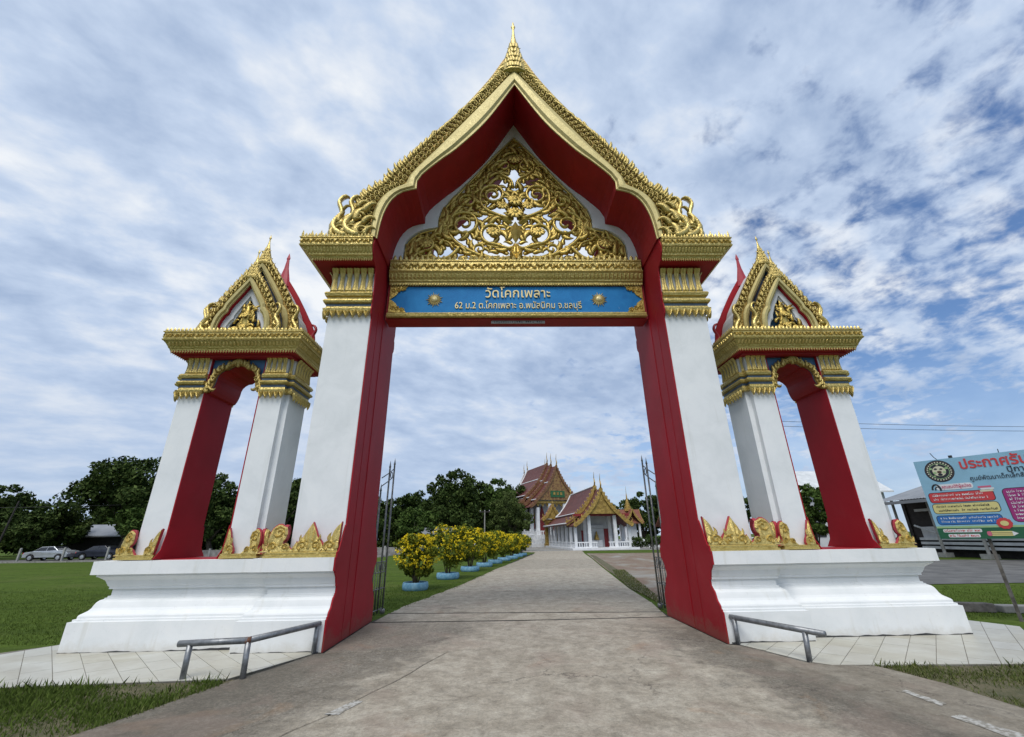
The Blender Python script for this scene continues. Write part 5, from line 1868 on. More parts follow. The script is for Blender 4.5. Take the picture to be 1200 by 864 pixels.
def tree(label, x, y, h, rad, mat='leaf_dark', trunk=.3, seed=1, nclump=70, per=130, size=.20, base=.25, lobes=5, name='tree', group=None, shape=1.0):
    global rng
    rng = np.random.default_rng(seed)
    r2 = random.Random(seed)
    t = thing(name, label, 'tree', (x, y, -.03), r2.uniform(0, 6), group)
    zc = h * (base + (1 - base) / 2)
    hz_ = h * (1 - base) / 2
    # trunk with limbs
    m_ = MB()
    lean = (r2.uniform(-.04, .04) * h, r2.uniform(-.04, .04) * h)
    tr = [(0, 0, 0), (lean[0] * .3, lean[1] * .3, h * base * .6), (lean[0], lean[1], h * base * 1.2), (lean[0] * 1.2, lean[1] * 1.2, zc + hz_ * .3)]
    m_.tube(tr, [trunk, trunk * .8, trunk * .62, trunk * .2], 8)
    LB = []
    for k in range(lobes):
        a = 2 * pi * k / lobes + r2.uniform(-.4, .4)
        q = rad * r2.uniform(.35, .62)
        L = Vector((cos(a) * q, sin(a) * q, zc + r2.uniform(-.45, .45) * hz_))
        LB.append((L, rad * r2.uniform(.42, .62), hz_ * r2.uniform(.45, .7)))
        st = Vector(tr[2]) * r2.uniform(.75, 1.0)
        m_.tube([st, (st + L) / 2 + Vector((0, 0, .1 * hz_)), L], [trunk * .42, trunk * .25, trunk * .08], 6)
    LB.append((Vector((lean[0], lean[1], zc + hz_ * .48)), rad * .58, hz_ * .52))
    LB.append((Vector((0, 0, zc)), rad * .65, hz_ * .6))
    m_.build('trunk', 'bark', t, True)
    cs, rs = [], []
    for k in range(nclump):
        L, ra, rz_ = LB[r2.randrange(len(LB))]
        v = Vector((r2.gauss(0, 1), r2.gauss(0, 1), r2.gauss(0, 1))).normalized()
        q = r2.uniform(.55, 1.02)
        cs.append((L.x + v.x * ra * q, L.y + v.y * ra * q, L.z + v.z * rz_ * q * shape))
        rs.append(rad * r2.uniform(.13, .24))
    me = leaf_cloud('crown', cs, rs, per, size, mat)
    o = bpy.data.objects.new('crown', me)
    COL.objects.link(o)
    o.parent = t
    return t


tree('tallest broad dark tree at left behind the parked cars', -46.5, 49, 11.6, 7.2, 'leaf_dark', .5, 101, 130, 150, .24, .16, 7)
tree('spreading lighter green tree at left in front of the dark one', -41.0, 46.5, 6.4, 4.6, 'leaf_mid', .25, 102, 80, 120, .20, .22, 6)
tree('low dark tree above the silver car', -56.2, 49, 6.6, 4.6, 'leaf_dark', .3, 103, 80, 120, .22, .18, 6)
tree('dark tree cut by the left edge of the photo', -66.5, 52, 9.2, 4.6, 'leaf_dark', .3, 104, 70, 120, .24, .2, 6)
tree('low bushy tree at far left under the leaning pole', -62.5, 46.5, 4.4, 4.2, 'leaf_dark', .2, 105, 60, 120, .20, .1, 6)
tree('dark tree seen through the left tower opening', -34.0, 46, 9.2, 4.4, 'leaf_dark', .35, 106, 90, 120, .22, .18, 6)
tree('dark tree between the left tower and the left pier', -26.2, 46, 9.9, 3.8, 'leaf_dark', .35, 107, 80, 120, .22, .18, 6)
tree('dark tree just right of the left pier', -19.6, 60, 7.6, 4.6, 'leaf_dark', .3, 108, 80, 120, .24, .12, 6)
tree('dark tree behind the small light green one', -14.4, 62, 9.0, 4.6, 'leaf_dark', .3, 118, 90, 120, .24, .12, 6)
tree('small light green layered tree behind the first shrub', -10.6, 45, 5.0, 2.5, 'leaf_mid', .16, 109, 60, 110, .15, .2, 6)
tree('tallest dark round tree in the middle behind the shrubs', -7.8, 61, 11.4, 5.6, 'leaf_dark', .45, 110, 130, 140, .24, .14, 7)
tree('mid green tree right of the tallest dark one', -1.4, 64, 10.4, 4.6, 'leaf_mid', .4, 111, 110, 130, .24, .14, 7)
tree('dark tree touching the temple roof', 2.6, 84, 12.6, 5.0, 'leaf_dark', .4, 112, 90, 120, .28, .14, 6)
tree('feathery olive round tree at the end of the shrub row', .45, 49, 7.3, 2.75, 'leaf_olive', .22, 113, 120, 190, .10, .17, 7)
tree('dark tree right of the pavilion behind the spire', 27.0, 80, 9.6, 5.2, 'leaf_dark', .35, 114, 90, 120, .28, .1, 6)
tree('dark tree behind the right steel gate', 34.5, 78, 9.8, 5.4, 'leaf_dark', .35, 115, 90, 120, .28, .1, 6)
tree('dark tree left of the spire shrine', 20.5, 84, 9.2, 4.4, 'leaf_dark', .35, 117, 70, 120, .28, .1, 6)
tree('leafy green tree seen through the right tower opening', 22.6, 25.5, 5.3, 2.0, 'leaf_mid', .14, 116, 90, 130, .13, .06, 6)
tree('dark tree between the right pier and the right tower', 28.2, 50, 8.6, 3.4, 'leaf_dark', .3, 119, 80, 120, .2, .1, 6)
tree('dark low tree in the gap under the left tower', -39.0, 58, 7.0, 6.0, 'leaf_dark', .3, 120, 90, 120, .26, .05, 6)
tree('wide dark tree behind the blue roofed shed', -14.0, 72, 7.0, 8.0, 'leaf_dark', .3, 121, 100, 120, .3, .03, 6)

for k, (x, y, h_, r_, lb) in enumerate(((-73, 66, 6.0, 7.0, 'low dark thicket tree farthest left on the horizon'), (-61, 68, 6.5, 7.0, 'low dark tree behind the leaning pole'), (-50, 70, 7.0, 7.5, 'wide dark tree behind the pale roofed low house'),
                                       (-30, 66, 6.5, 7.0, 'wide dark tree behind the gap between left tower and pier'), (-22, 78, 7.5, 7.5, 'wide dark tree far behind the left pier'), (-3, 82, 8.0, 7.0, 'dark tree far behind the olive tree'))):
    tree(lb, x, y, h_, r_, 'leaf_dark', .3, 300 + k, 90, 110, .32, .0, 7)

# potted shrubs along the drive
pots = [(-3.42, 8.75), (-2.78, 12.8), (-2.12, 17.1), (-1.50, 20.6), (-.90, 24.0), (-.28, 27.2), (.34, 29.9), (.92, 33.2), (1.40, 35.9)]
sizes = [(1.60, .74), (2.0, 1.0), (1.95, .92), (1.75, .9), (1.85, 1.0), (1.6, .85), (1.7, .9), (1.6, .85), (1.65, .9)]
order = ['nearest to the gate', 'second from the gate', 'third from the gate', 'fourth from the gate', 'fifth from the gate', 'sixth from the gate', 'seventh from the gate', 'eighth from the gate', 'farthest from the gate']
pot_me = MB().lathe([(.40, -.04), (.47, .02), (.50, .10), (.49, .20), (.47, .25), (.40, .25), (.39, .17), (.0, .17)], 20)
pot_mesh = pot_me.mesh('planter', 'pot_blue', True)
soil_mesh = MB().lathe([(.42, .14), (.41, .19), (.2, .22), (0, .23)], 14).mesh('soil', 'soil', True)
for k, ((x, y), (h, r)) in enumerate(zip(pots, sizes)):
    p = inst('planter', pot_mesh, None, (x, y, -.03), (0, 0, k), (.9 if k == 0 else 1.0, .9 if k == 0 else 1.0, 1.0))
    tag(p, 'low round pale blue planter ring, ' + order[k] + ' in the shrub row', 'planter', 'blue planters along the drive')
    inst('soil', soil_mesh, p, (0, 0, 0))
    rng = np.random.default_rng(200 + k)
    r2 = random.Random(200 + k)
    sh = thing('flowering_shrub', 'yellow flowering shrub in a blue planter, ' + order[k] + ' in the row', 'shrub', (x, y, .16), r2.uniform(0, 6), 'yellow flowering shrubs along the drive')
    m_ = MB()
    cs, rs = [], []
    for q in range(9):
        a = 2 * pi * q / 9 + r2.uniform(-.3, .3)
        e = r2.uniform(.25, .9) * r
        tip = (cos(a) * e, sin(a) * e, h * r2.uniform(.55, .9))
        m_.tube([(cos(a) * .08, sin(a) * .08, 0), (cos(a) * e * .45, sin(a) * e * .45, h * .35), tip], [.022, .016, .006], 5)
        cs.append(tip)
        rs.append(.26 * r)
    m_.build('stems', 'stem', sh)
    for q in range(46):
        u = r2.random()
        zz = h * (.20 + .76 * u)
        e = r * sqrt(max(0.05, 1 - ((zz / h - .62) / .46) ** 2)) * sqrt(r2.random()) * 1.02
        a = r2.uniform(0, 2 * pi)
        cs.append((cos(a) * e, sin(a) * e, zz))
        rs.append(r * r2.uniform(.16, .26))
    fo = bpy.data.objects.new('foliage', leaf_cloud('foliage', cs, rs, 120, .050, 'leaf_shrub', .9))
    COL.objects.link(fo)
    fo.parent = sh
    fc = []
    for q in range(int(330 * r2.uniform(.8, 1.25))):
        u = r2.random() ** .8
        zz = h * (.30 + .70 * u)
        e = r * sqrt(max(0.03, 1 - ((zz / h - .60) / .45) ** 2)) * r2.uniform(.65, 1.08)
        a = r2.uniform(0, 2 * pi)
        fc.append((cos(a) * e, sin(a) * e, zz))
    fl_ = bpy.data.objects.new('flowers', leaf_cloud('flowers', fc, [.06] * len(fc), 8, .036, 'petal_yellow', .9))
    COL.objects.link(fl_)
    fl_.parent = sh

# ------------------------------------------------------------------ Thai temple buildings (far)
def roof_tier(parent, prof, y0, y1, mat, trim, th=.18, ends=True, name='roof'):
    """prof: half profile (x, z) from ridge to eave, concave; solid sheet from y0 to y1"""
    for sg in (1, -1):
        A = [(sg * x, z) for x, z in prof]
        B = [(sg * x, z - th) for x, z in prof]
        m_ = MB().band(A, B, y0, y1)
        m_.build(name, mat, parent)
        # white ridge strips along the verges and eave
    if ends:
        for sg in (1, -1):
            A = [(sg * x, z + .07) for x, z in prof]
            B = [(sg * x * .99, z - .14) for x, z in prof]
            MB().band(A, B, y0 - .10, y0 + .14).build('verge_trim', trim, parent)


def chofa(parent, x, y, z, h, mat='gold_trim_far'):
    MB().tube([(x, y + .1 * h, z - .1 * h), (x, y - .05 * h, z + .25 * h), (x, y + .06 * h, z + .55 * h), (x, y - .03 * h, z + h)], [.06 * h, .05 * h, .03 * h, .006 * h], 6).build('chofa', mat, parent)


def gable_front(parent, prof, y, zbase, mat, gold='gold_trim_far', hang=True, bw=.38):
    pts = [(x, z - .05) for x, z in prof if z >= zbase - .05]
    xb = np.interp(zbase, [p[1] for p in prof][::-1], [p[0] for p in prof][::-1])
    P = [(x, z) for x, z in prof if z > zbase] + [(xb, zbase)]
    P = [p for p in P if p[0] > 1e-6]
    poly = [(0, prof[0][1])] + P + [(-x, z) for x, z in P[::-1]]
    ped_ = MB().prism(poly, 'y', y + .05, y + .2).build('pediment', mat, parent)
    for sg in (1, -1):
        A = [(sg * x, z + .12) for x, z in prof]
        B = [(sg * max(x - bw * .55, 0), z - bw * .75) for x, z in prof]
        b_ = MB().band(A, B, y - .16, y + .04).build('bargeboard', gold, parent)
        # crested teeth and hanging hooks
        if hang:
            m_ = MB()
            for i in range(1, len(prof)):
                x0, z0 = prof[i - 1]
                x1, z1 = prof[i]
                L = sqrt((x1 - x0) ** 2 + (z1 - z0) ** 2)
                for q in range(max(1, int(L / .45))):
                    u = (q + .5) / max(1, int(L / .45))
                    xx, zz = x0 + (x1 - x0) * u, z0 + (z1 - z0) * u
                    m_.rib([(sg * xx, zz + .08), (sg * (xx + .05), zz + .25), (sg * (xx - .02), zz + .42)], [.12, .09, .01], .05, .05, y - .06)
            m_.build('crest', gold, b_)
            xe, ze = prof[-1]
            naga_end(parent, sg * (xe - .1), ze - .25, 1.0, sg, y - .1, gold, 'naga_finial')
    return ped_


# open pavilion (sala) at the end of the drive
sala = thing('temple_pavilion', 'white columned temple pavilion with maroon roof and gilded gable at the end of the drive', 'temple', (12.45, 50.3, 0), radians(5))
HWs = 3.55
MB().box(-4.3, 4.3, -1.0, 19.5, -.05, .22).build('platform', 'temple_white', sala)
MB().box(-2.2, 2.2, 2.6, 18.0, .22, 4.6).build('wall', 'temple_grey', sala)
for i in range(8):
    yy = .2 + i * 2.5
    for x in (-HWs, HWs):
        MB().box(x - .17, x + .17, yy - .17, yy + .17, .2, 3.1 if True else 3.9).build('column', 'temple_white', sala)
for x in (-1.72, 1.72):
    for yy in (.2, 2.4):
        MB().box(x - .2, x + .2, yy - .2, yy + .2, .2, 4.1).build('column', 'temple_white', sala)
MB().box(-3.7, 3.7, .05, .35, 4.0, 4.3).build('beam', 'temple_door', sala)
# railing: rails with balusters
for (xa, xb) in ((-3.55, -1.72), (-1.72, -.75), (.75, 1.72), (1.72, 3.55)):
    m_ = MB().box(xa, xb, .12, .28, .78, .92).box(xa, xb, .12, .28, .22, .34)
    k = int((xb - xa) / .3)
    for q in range(k):
        xx = xa + (xb - xa) * (q + .5) / k
        m_.box(xx - .05, xx + .05, .15, .25, .34, .78)
    m_.build('railing', 'temple_white', sala)
for sx in (-1, 1):
    m_ = MB().box(sx * 3.55 - .08, sx * 3.55 + .08, .2, 17.7, .78, .92).box(sx * 3.55 - .08, sx * 3.55 + .08, .2, 17.7, .22, .34)
    for q in range(50):
        m_.box(sx * 3.55 - .05, sx * 3.55 + .05, .3 + q * .35, .4 + q * .35, .34, .78)
    m_.build('railing', 'temple_white', sala)
MB().box(.95, 1.6, 2.52, 2.59, .25, 2.5).build('door', 'temple_door', sala)
MB().box(-2.15, -1.75, 2.52, 2.59, .6, 2.3).build('window', 'temple_door', sala)
MB().box(-.9, .8, 2.3, 2.58, 2.6, 2.95).build('canopy', 'temple_grey', sala)
MB().box(-.95, .6, 2.35, 2.56, .25, 1.1).build('altar', 'temple_white', sala)
fig = MB().lathe([(.34, 1.1), (.36, 1.25), (.26, 1.4), (.22, 1.7), (.10, 1.85), (.14, 1.98), (.08, 2.1), (0, 2.25)], 10, (-.15, 2.35)).build('seated_image', 'gold_trim_far', sala, True)
p1_ = [(0, 7.35), (.55, 6.35), (1.15, 5.45), (1.85, 4.65), (2.45, 4.12)]
p1b = [(2.30, 4.05), (3.05, 3.42), (3.9, 2.90)]
p2_ = [(0, 7.95), (.6, 6.9), (1.3, 5.9), (2.0, 5.05), (2.75, 4.45)]
p2b = [(2.55, 4.38), (3.4, 3.72), (4.35, 3.15)]
roof_tier(sala, p1_, -.6, 3.6, 'roof_maroon', 'temple_white', ends=False)
roof_tier(sala, p1b, -.6, 3.6, 'roof_maroon', 'temple_white', ends=False)
roof_tier(sala, p2_, 2.4, 16.0, 'roof_maroon', 'temple_white', ends=False)
roof_tier(sala, p2b, 1.8, 18.6, 'roof_maroon', 'temple_white', ends=False)
for sg in (-1, 1):
    MB().tube([(sg * 4.35, 1.8, 3.2), (sg * 4.35, 18.6, 3.2)], .09, 5).build('eave_trim', 'temple_white', sala)
    MB().tube([(sg * 2.72, 16.0, 4.5), (sg * 2.0, 16.0, 5.1), (sg * 1.3, 16.0, 5.95), (sg * .6, 16, 6.95), (0, 16, 8.0)], .13, 5).build('verge_trim', 'temple_white', sala)
    MB().tube([(sg * 2.72, 2.4, 4.5), (sg * 2.72, 16, 4.5)], .08, 5).build('eave_trim', 'temple_white', sala)
    MB().tube([(sg * 4.35, 18.6, 3.22), (sg * 3.4, 18.6, 3.8), (sg * 2.55, 18.6, 4.45)], .13, 5).build('verge_trim', 'temple_white', sala)
MB().tube([(0, 2.4, 8.02), (0, 16, 8.02)], .10, 5).build('ridge_trim', 'temple_white', sala)
gable_front(sala, p1_ + [(3.05, 3.50), (3.9, 2.95)], -.6, 4.25, 'gold_trim_far')
gable_front(sala, p2_ + [(3.4, 3.78), (4.35, 3.2)], 2.0, 5.4, 'dark_red')
chofa(sala, 0, -.7, 7.4, 1.9)
chofa(sala, 0, 1.9, 8.0, 1.9)
chofa(sala, 0, 16, 8.0, 1.9)

# ordination hall behind
hall = thing('ordination_hall', 'tall white ordination hall with three-tier maroon roof behind the pavilion', 'temple', (9.6, 75.5, 0), radians(19))
for k, (e, z0, z1) in enumerate(((2.6, -.05, .55), (1.9, .55, 1.15), (1.2, 1.15, 1.9))):
    MB().box(-4.2 - e, 4.2 + e, -1.6 - e, 19 + e, z0, z1).build('terrace', 'temple_white', hall)
for k in range(3):
    e, z = ((2.3, .55), (1.6, 1.15), (.95, 1.9))[k]
    m_ = MB()
    m_.box(-4.2 - e, 4.2 + e, -1.6 - e, -1.5 - e, z + .55, z + .68)
    m_.box(-4.3 - e, -4.2 - e, -1.6 - e, 19 + e, z + .55, z + .68)
    for q in range(26):
        xx = -4.2 - e + (8.4 + 2 * e) * q / 25
        m_.box(xx - .08, xx + .08, -1.62 - e, -1.48 - e, z, z + .55 + (.45 if q % 5 == 0 else 0))
    for q in range(40):
        yy = -1.6 - e + (20.6 + 2 * e) * q / 39
        m_.box(-4.32 - e, -4.18 - e, yy - .08, yy + .08, z, z + .55 + (.45 if q % 5 == 0 else 0))
    m_.build('balustrade', 'temple_white', hall)
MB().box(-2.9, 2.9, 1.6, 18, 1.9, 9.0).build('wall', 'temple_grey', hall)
for x in (-3.9, -1.5, 1.5, 3.9):
    MB().box(x - .27, x + .27, -.6, -.06, 1.9, 7.5 if abs(x) < 2 else 6.6).build('column', 'temple_white', hall)
for i in range(6):
    MB().box(-4.17, -3.63, 2.2 + i * 3.0, 2.75 + i * 3.0, 1.9, 6.6).build('column', 'temple_white', hall)
    MB().box(3.63, 4.17, 2.2 + i * 3.0, 2.75 + i * 3.0, 1.9, 6.6).build('column', 'temple_white', hall)
    wn = MB().box(-2.97, -2.905, 3.2 + i * 2.6, 4.2 + i * 2.6, 3.0, 5.2).build('window', 'temple_door', hall)
    MB().prism([(3.1 + i * 2.6, 5.2), (3.7 + i * 2.6, 6.4), (4.3 + i * 2.6, 5.2)], 'x', -3.0, -2.91).build('window_crown', 'gold_trim_far', wn)
for x in (-2.2, 2.2):
    dr = MB().box(x - .5, x + .5, 1.5, 1.59, 2.0, 4.8).build('door', 'temple_door', hall)
    MB().prism([(x - .7, 4.8), (x, 7.0), (x + .7, 4.8)], 'y', 1.48, 1.58).build('door_crown', 'dark_red', dr)
MB().box(-.6, .6, 1.5, 1.59, 2.0, 5.2).build('door', 'dark_red', hall)
MB().box(-4.3, 4.3, -.7, .0, 7.35, 7.75).build('beam', 'gold_trim_far', hall)
for k in range(9):
    x = -3.8 + 7.6 * k / 8
    MB().prism([(x - .45, 7.36), (x, 6.75), (x + .45, 7.36)], 'y', -.45, -.3).build('fringe', 'gold_trim_far', hall)
ph = [(0, 14.2), (.75, 12.6), (1.6, 11.1), (2.6, 9.75), (3.6, 8.7), (4.4, 7.95)]
phb = [(4.1, 7.9), (4.9, 7.2), (5.7, 6.7)]
for k, (y0, y1, dz_, sc_) in enumerate(((-1.0, 4.0, 0, 1.0), (1.4, 15.5, .55, 1.04), (3.2, 13.6, 1.05, 1.08))):
    pr_ = [(x * sc_, z + dz_) for x, z in ph]
    pb_ = [(x * sc_, z + dz_ * .8) for x, z in phb]
    roof_tier(hall, pr_, y0, y1, 'roof_maroon', 'temple_white', ends=False)
    roof_tier(hall, pb_, y0, y1 + 2, 'roof_maroon', 'temple_white', ends=False)
    gable_front(hall, pr_ + [(x, z + .05) for x, z in pb_[1:]], y0, 7.9 + dz_, 'hall_pediment' if k == 0 else 'dark_red', gold='hall_trim', bw=.42)
    chofa(hall, 0, y0 - .15, 14.2 + dz_, 2.2)
    chofa(hall, 0, y1, 14.2 + dz_, 2.2)
    for sg in (-1, 1):
        MB().tube([(x * sg, y1, z + .06) for x, z in pr_], .15, 5).build('verge_trim', 'temple_white', hall)
        MB().tube([(pr_[-1][0] * sg, y0, pr_[-1][1] + .04), (pr_[-1][0] * sg, y1, pr_[-1][1] + .04)], .10, 5).build('eave_trim', 'temple_white', hall)
        MB().tube([(pr_[2][0] * sg, y0 + .3, pr_[2][1] + .05), (pr_[2][0] * sg, y1, pr_[2][1] + .05)], .10, 5).build('roof_band', 'temple_white', hall)
MB().box(-1.45, 1.45, -1.06, -.97, 8.4, 9.55).build('inscription_panel', 'temple_green', hall)
for x in (-.7, 0, .7):
    MB().box(x - .2, x + .2, -1.10, -1.061, 8.8, 9.3).build('panel_ornament', 'gold_trim_far', hall)

# small gilded porch in front of the hall
porch = thing('temple_gateway', 'small gilded gateway with white edged roof between pavilion and hall', 'gateway', (7.9, 68.0, 0), radians(12))
for x in (-.95, .95):
    MB().loft([(x - .28, -.3), (x + .28, -.3), (x + .28, .3), (x - .28, .3)], [(.1, -.05), (.1, .5), (.02, .6), (0, 3.6), (.12, 3.8), (.12, 4.0)]).build('post', 'gold_trim_far', porch)
MB().box(-1.5, 1.5, -.35, .35, 3.9, 4.3).build('beam', 'gold_trim_far', porch)
pp = [(0, 6.6), (.6, 5.6), (1.2, 4.8), (1.9, 4.3)]
roof_tier(porch, pp, -.7, .7, 'roof_orange', 'temple_white')
gable_front(porch, pp, -.7, 4.35, 'gold_trim_far')
chofa(porch, 0, -.7, 6.6, 1.1)

# spired shrine right of the pavilion
shr = thing('spired_shrine', 'small gilded shrine with tiered spire right of the pavilion', 'shrine', (20.4, 66, 0), radians(6))
shr.scale = (.62, .62, .86)
MB().box(-2.6, 2.6, -2.6, 2.6, -.05, 1.2).build('base', 'temple_white', shr)
for x in (-1.9, 1.9):
    for y in (-1.9, 1.9):
        MB().box(x - .22, x + .22, y - .22, y + .22, 1.2, 4.2).build('column', 'temple_white', shr)
MB().box(-1.3, 1.3, -1.3, 1.3, 1.2, 4.3).build('wall', 'temple_grey', shr)
pq = [(0, 6.5), (.7, 5.6), (1.5, 4.8), (2.6, 4.1)]
for rzz in (0, pi / 2):
    hold = thing('roof_wing', 'x', 'x')
    del hold['label'], hold['category']
    hold.parent = shr
    hold.rotation_euler = (0, 0, rzz)
    for sg in (1, -1):
        A = [(sg * x, z) for x, z in pq]
        B = [(sg * x, z - .18) for x, z in pq]
        MB().band(A, B, -3.0, 3.0).build('roof', 'roof_orange', hold)
        for yy in (-3.05, 2.95):
            A2 = [(sg * x, z + .1) for x, z in pq]
            B2 = [(sg * max(0, x - .25), z - .3) for x, z in pq]
            MB().band(A2, B2, yy, yy + .1).build('bargeboard', 'gold_trim_far', hold)
MB().lathe([(1.1, 6.2), (1.1, 6.6), (.85, 6.65), (.85, 7.1), (.62, 7.15), (.62, 7.6), (.45, 7.7), (.40, 8.0), (.22, 8.4), (.16, 8.9), (.06, 9.6), (.03, 10.6), (0, 11.0)], 12, (0, 0)).build('spire', 'gold_trim_far', shr)

# low wall and far house at the right, hedge balls
wl = thing('balustrade_wall', 'low white balustrade wall right of the pavilion', 'wall', (24, 60, 0))
MB().box(-3, 14, -.1, .1, -.03, .35).build('wall_base', 'temple_white', wl)
MB().box(-3, 14, -.12, .12, .95, 1.1).build('rail', 'temple_white', wl)
for k in range(18):
    MB().lathe([(.10, .35), (.13, .5), (.08, .7), (.11, .95)], 8, (-3 + 17 * (k + .5) / 18, 0)).build('baluster', 'temple_white', wl)
hs = thing('house', 'low house with orange tiled roof behind the right steel gate', 'house', (33, 70, 0))
MB().box(-5, 5, -3, 3, -.03, 3.2).build('wall', 'temple_grey', hs)
MB().box(-3.5, -2.2, -3.06, -3.005, .9, 2.3).build('window', 'dark_glass', hs)
MB().box(-.6, .5, -3.06, -3.005, 0, 2.2).build('door', 'dark_timber', hs)
MB().prism([(-3.7, 3.1), (0, 5.2), (3.7, 3.1), (3.7, 2.95), (0, 5.0), (-3.7, 2.95)], 'x', -5.8, 5.8).build('roof', 'roof_orange', hs)
rng = np.random.default_rng(77)
for k, (x, y, r) in enumerate(((16.9, 50.6, .75), (18.4, 50.4, .9), (20.0, 50.2, .8), (21.5, 50.0, .85), (23.0, 49.6, .8))):
    s_ = thing('round_shrub', ['dark round shrub touching the pavilion corner', 'second dark round shrub from the pavilion', 'third dark round shrub from the pavilion', 'fourth dark round shrub from the pavilion', 'dark round shrub beside the right steel gate'][k], 'shrub', (x, y, -.03), 0, 'round shrubs right of the pavilion')
    cs = [(random.gauss(0, .45) * r, random.gauss(0, .45) * r, r * random.uniform(.4, 1.7)) for _ in range(26)]
    o = bpy.data.objects.new('foliage', leaf_cloud('foliage', cs, [r * .4] * 26, 70, .09, 'leaf_dark'))
    COL.objects.link(o)
    o.parent = s_
    MB().tube([(0, 0, 0), (0.03, 0, r * .8)], [.07, .04], 6).build('stem', 'stem', s_)

# ------------------------------------------------------------------ right: open-sided metal-roofed hall on posts
bd = thing('metal_roof_hall', 'dark open-sided hall with grey corrugated metal roof behind the billboard', 'building', (28.3, 8, 0))
Lb = 18.0
m_ = MB()
nc = 150
vs = []
for i in range(nc + 1):
    yy = Lb * i / nc
    dz_ = .025 * (1 if i % 2 else -1)
    vs += [(0, yy, 3.72 + dz_), (4.6, yy, 5.0 + dz_), (9.2, yy, 3.7 + dz_)]
fs = []
for i in range(nc):
    fs += [(i * 3, i * 3 + 1, i * 3 + 4, i * 3 + 3), (i * 3 + 1, i * 3 + 2, i * 3 + 5, i * 3 + 4)]
m_.add(vs, fs)
rf_ = m_.build('roof', 'metal_roof', bd)
MB().box(-.02, .04, 0, Lb, 3.45, 3.66).build('fascia', 'metal_roof', rf_)
for i in range(7):
    MB().tube([(.9, .6 + i * 2.8, -.03), (.9, .6 + i * 2.8, 3.9)], .09, 8).build('post', 'concrete_post', bd)
    MB().box(.6, 1.2, .3 + i * 2.8, .9 + i * 2.8, -.05, .25).build('footing', 'concrete_post', bd)
MB().box(3.1, 8.8, .3, Lb - .3, .5, .99).build('floor', 'dark_timber', bd)
MB().box(2.0, 8.6, .4, Lb - .4, 1.0, 4.0).build('inner_wall', 'dark_timber', bd)
MB().box(1.9, 3.0, Lb - .45, Lb - .2, -.03, 3.9).build('end_wall', 'dark_timber', bd)
MB().box(2.1, 3.0, .4, Lb - .9, -.03, .99).build('under_wall', 'dark_timber', bd)
for i in range(5):
    wn = MB().box(1.9, 1.99, 1.2 + i * 3.3, 3.6 + i * 3.3, 1.0, 1.9).build('rail_panel', 'shed_white', bd)
    MB().box(1.86, 1.995, 1.4 + i * 3.3, 2.3 + i * 3.3, 2.15, 2.9).build('window', 'dark_glass', bd)
    MB().box(1.84, 1.99, 1.2 + i * 3.3, 3.6 + i * 3.3, 2.95, 3.12).build('lintel_board', 'shed_white', bd)
    MB().tube([(1.75, 1.3 + i * 3.3, 1.1), (1.3, 3.4 + i * 3.3, 2.0)], .07, 6).build('brace', 'shed_white', bd)
for i in range(3):
    MB().box(1.5, 1.7, .5, Lb * .93, .45 + i * .28, .62 + i * .28).build('board', 'shed_white', bd)
wh = thing('white_wall_shed', 'pale shed roof above the leafy tree in the right tower opening', 'shed', (34, 40, 0))
MB().box(-5, 5, -3, 3, -.03, 5.6).build('wall', 'temple_grey', wh)
MB().prism([(-3.6, 5.5), (0, 8.0), (3.6, 5.5), (3.6, 5.35), (0, 7.85), (-3.6, 5.35)], 'x', -5.6, 5.6).build('roof', 'shed_white', wh)
MB().box(-3.5, -2.2, -3.06, -3.005, 1.2, 2.6).build('window', 'dark_glass', wh)

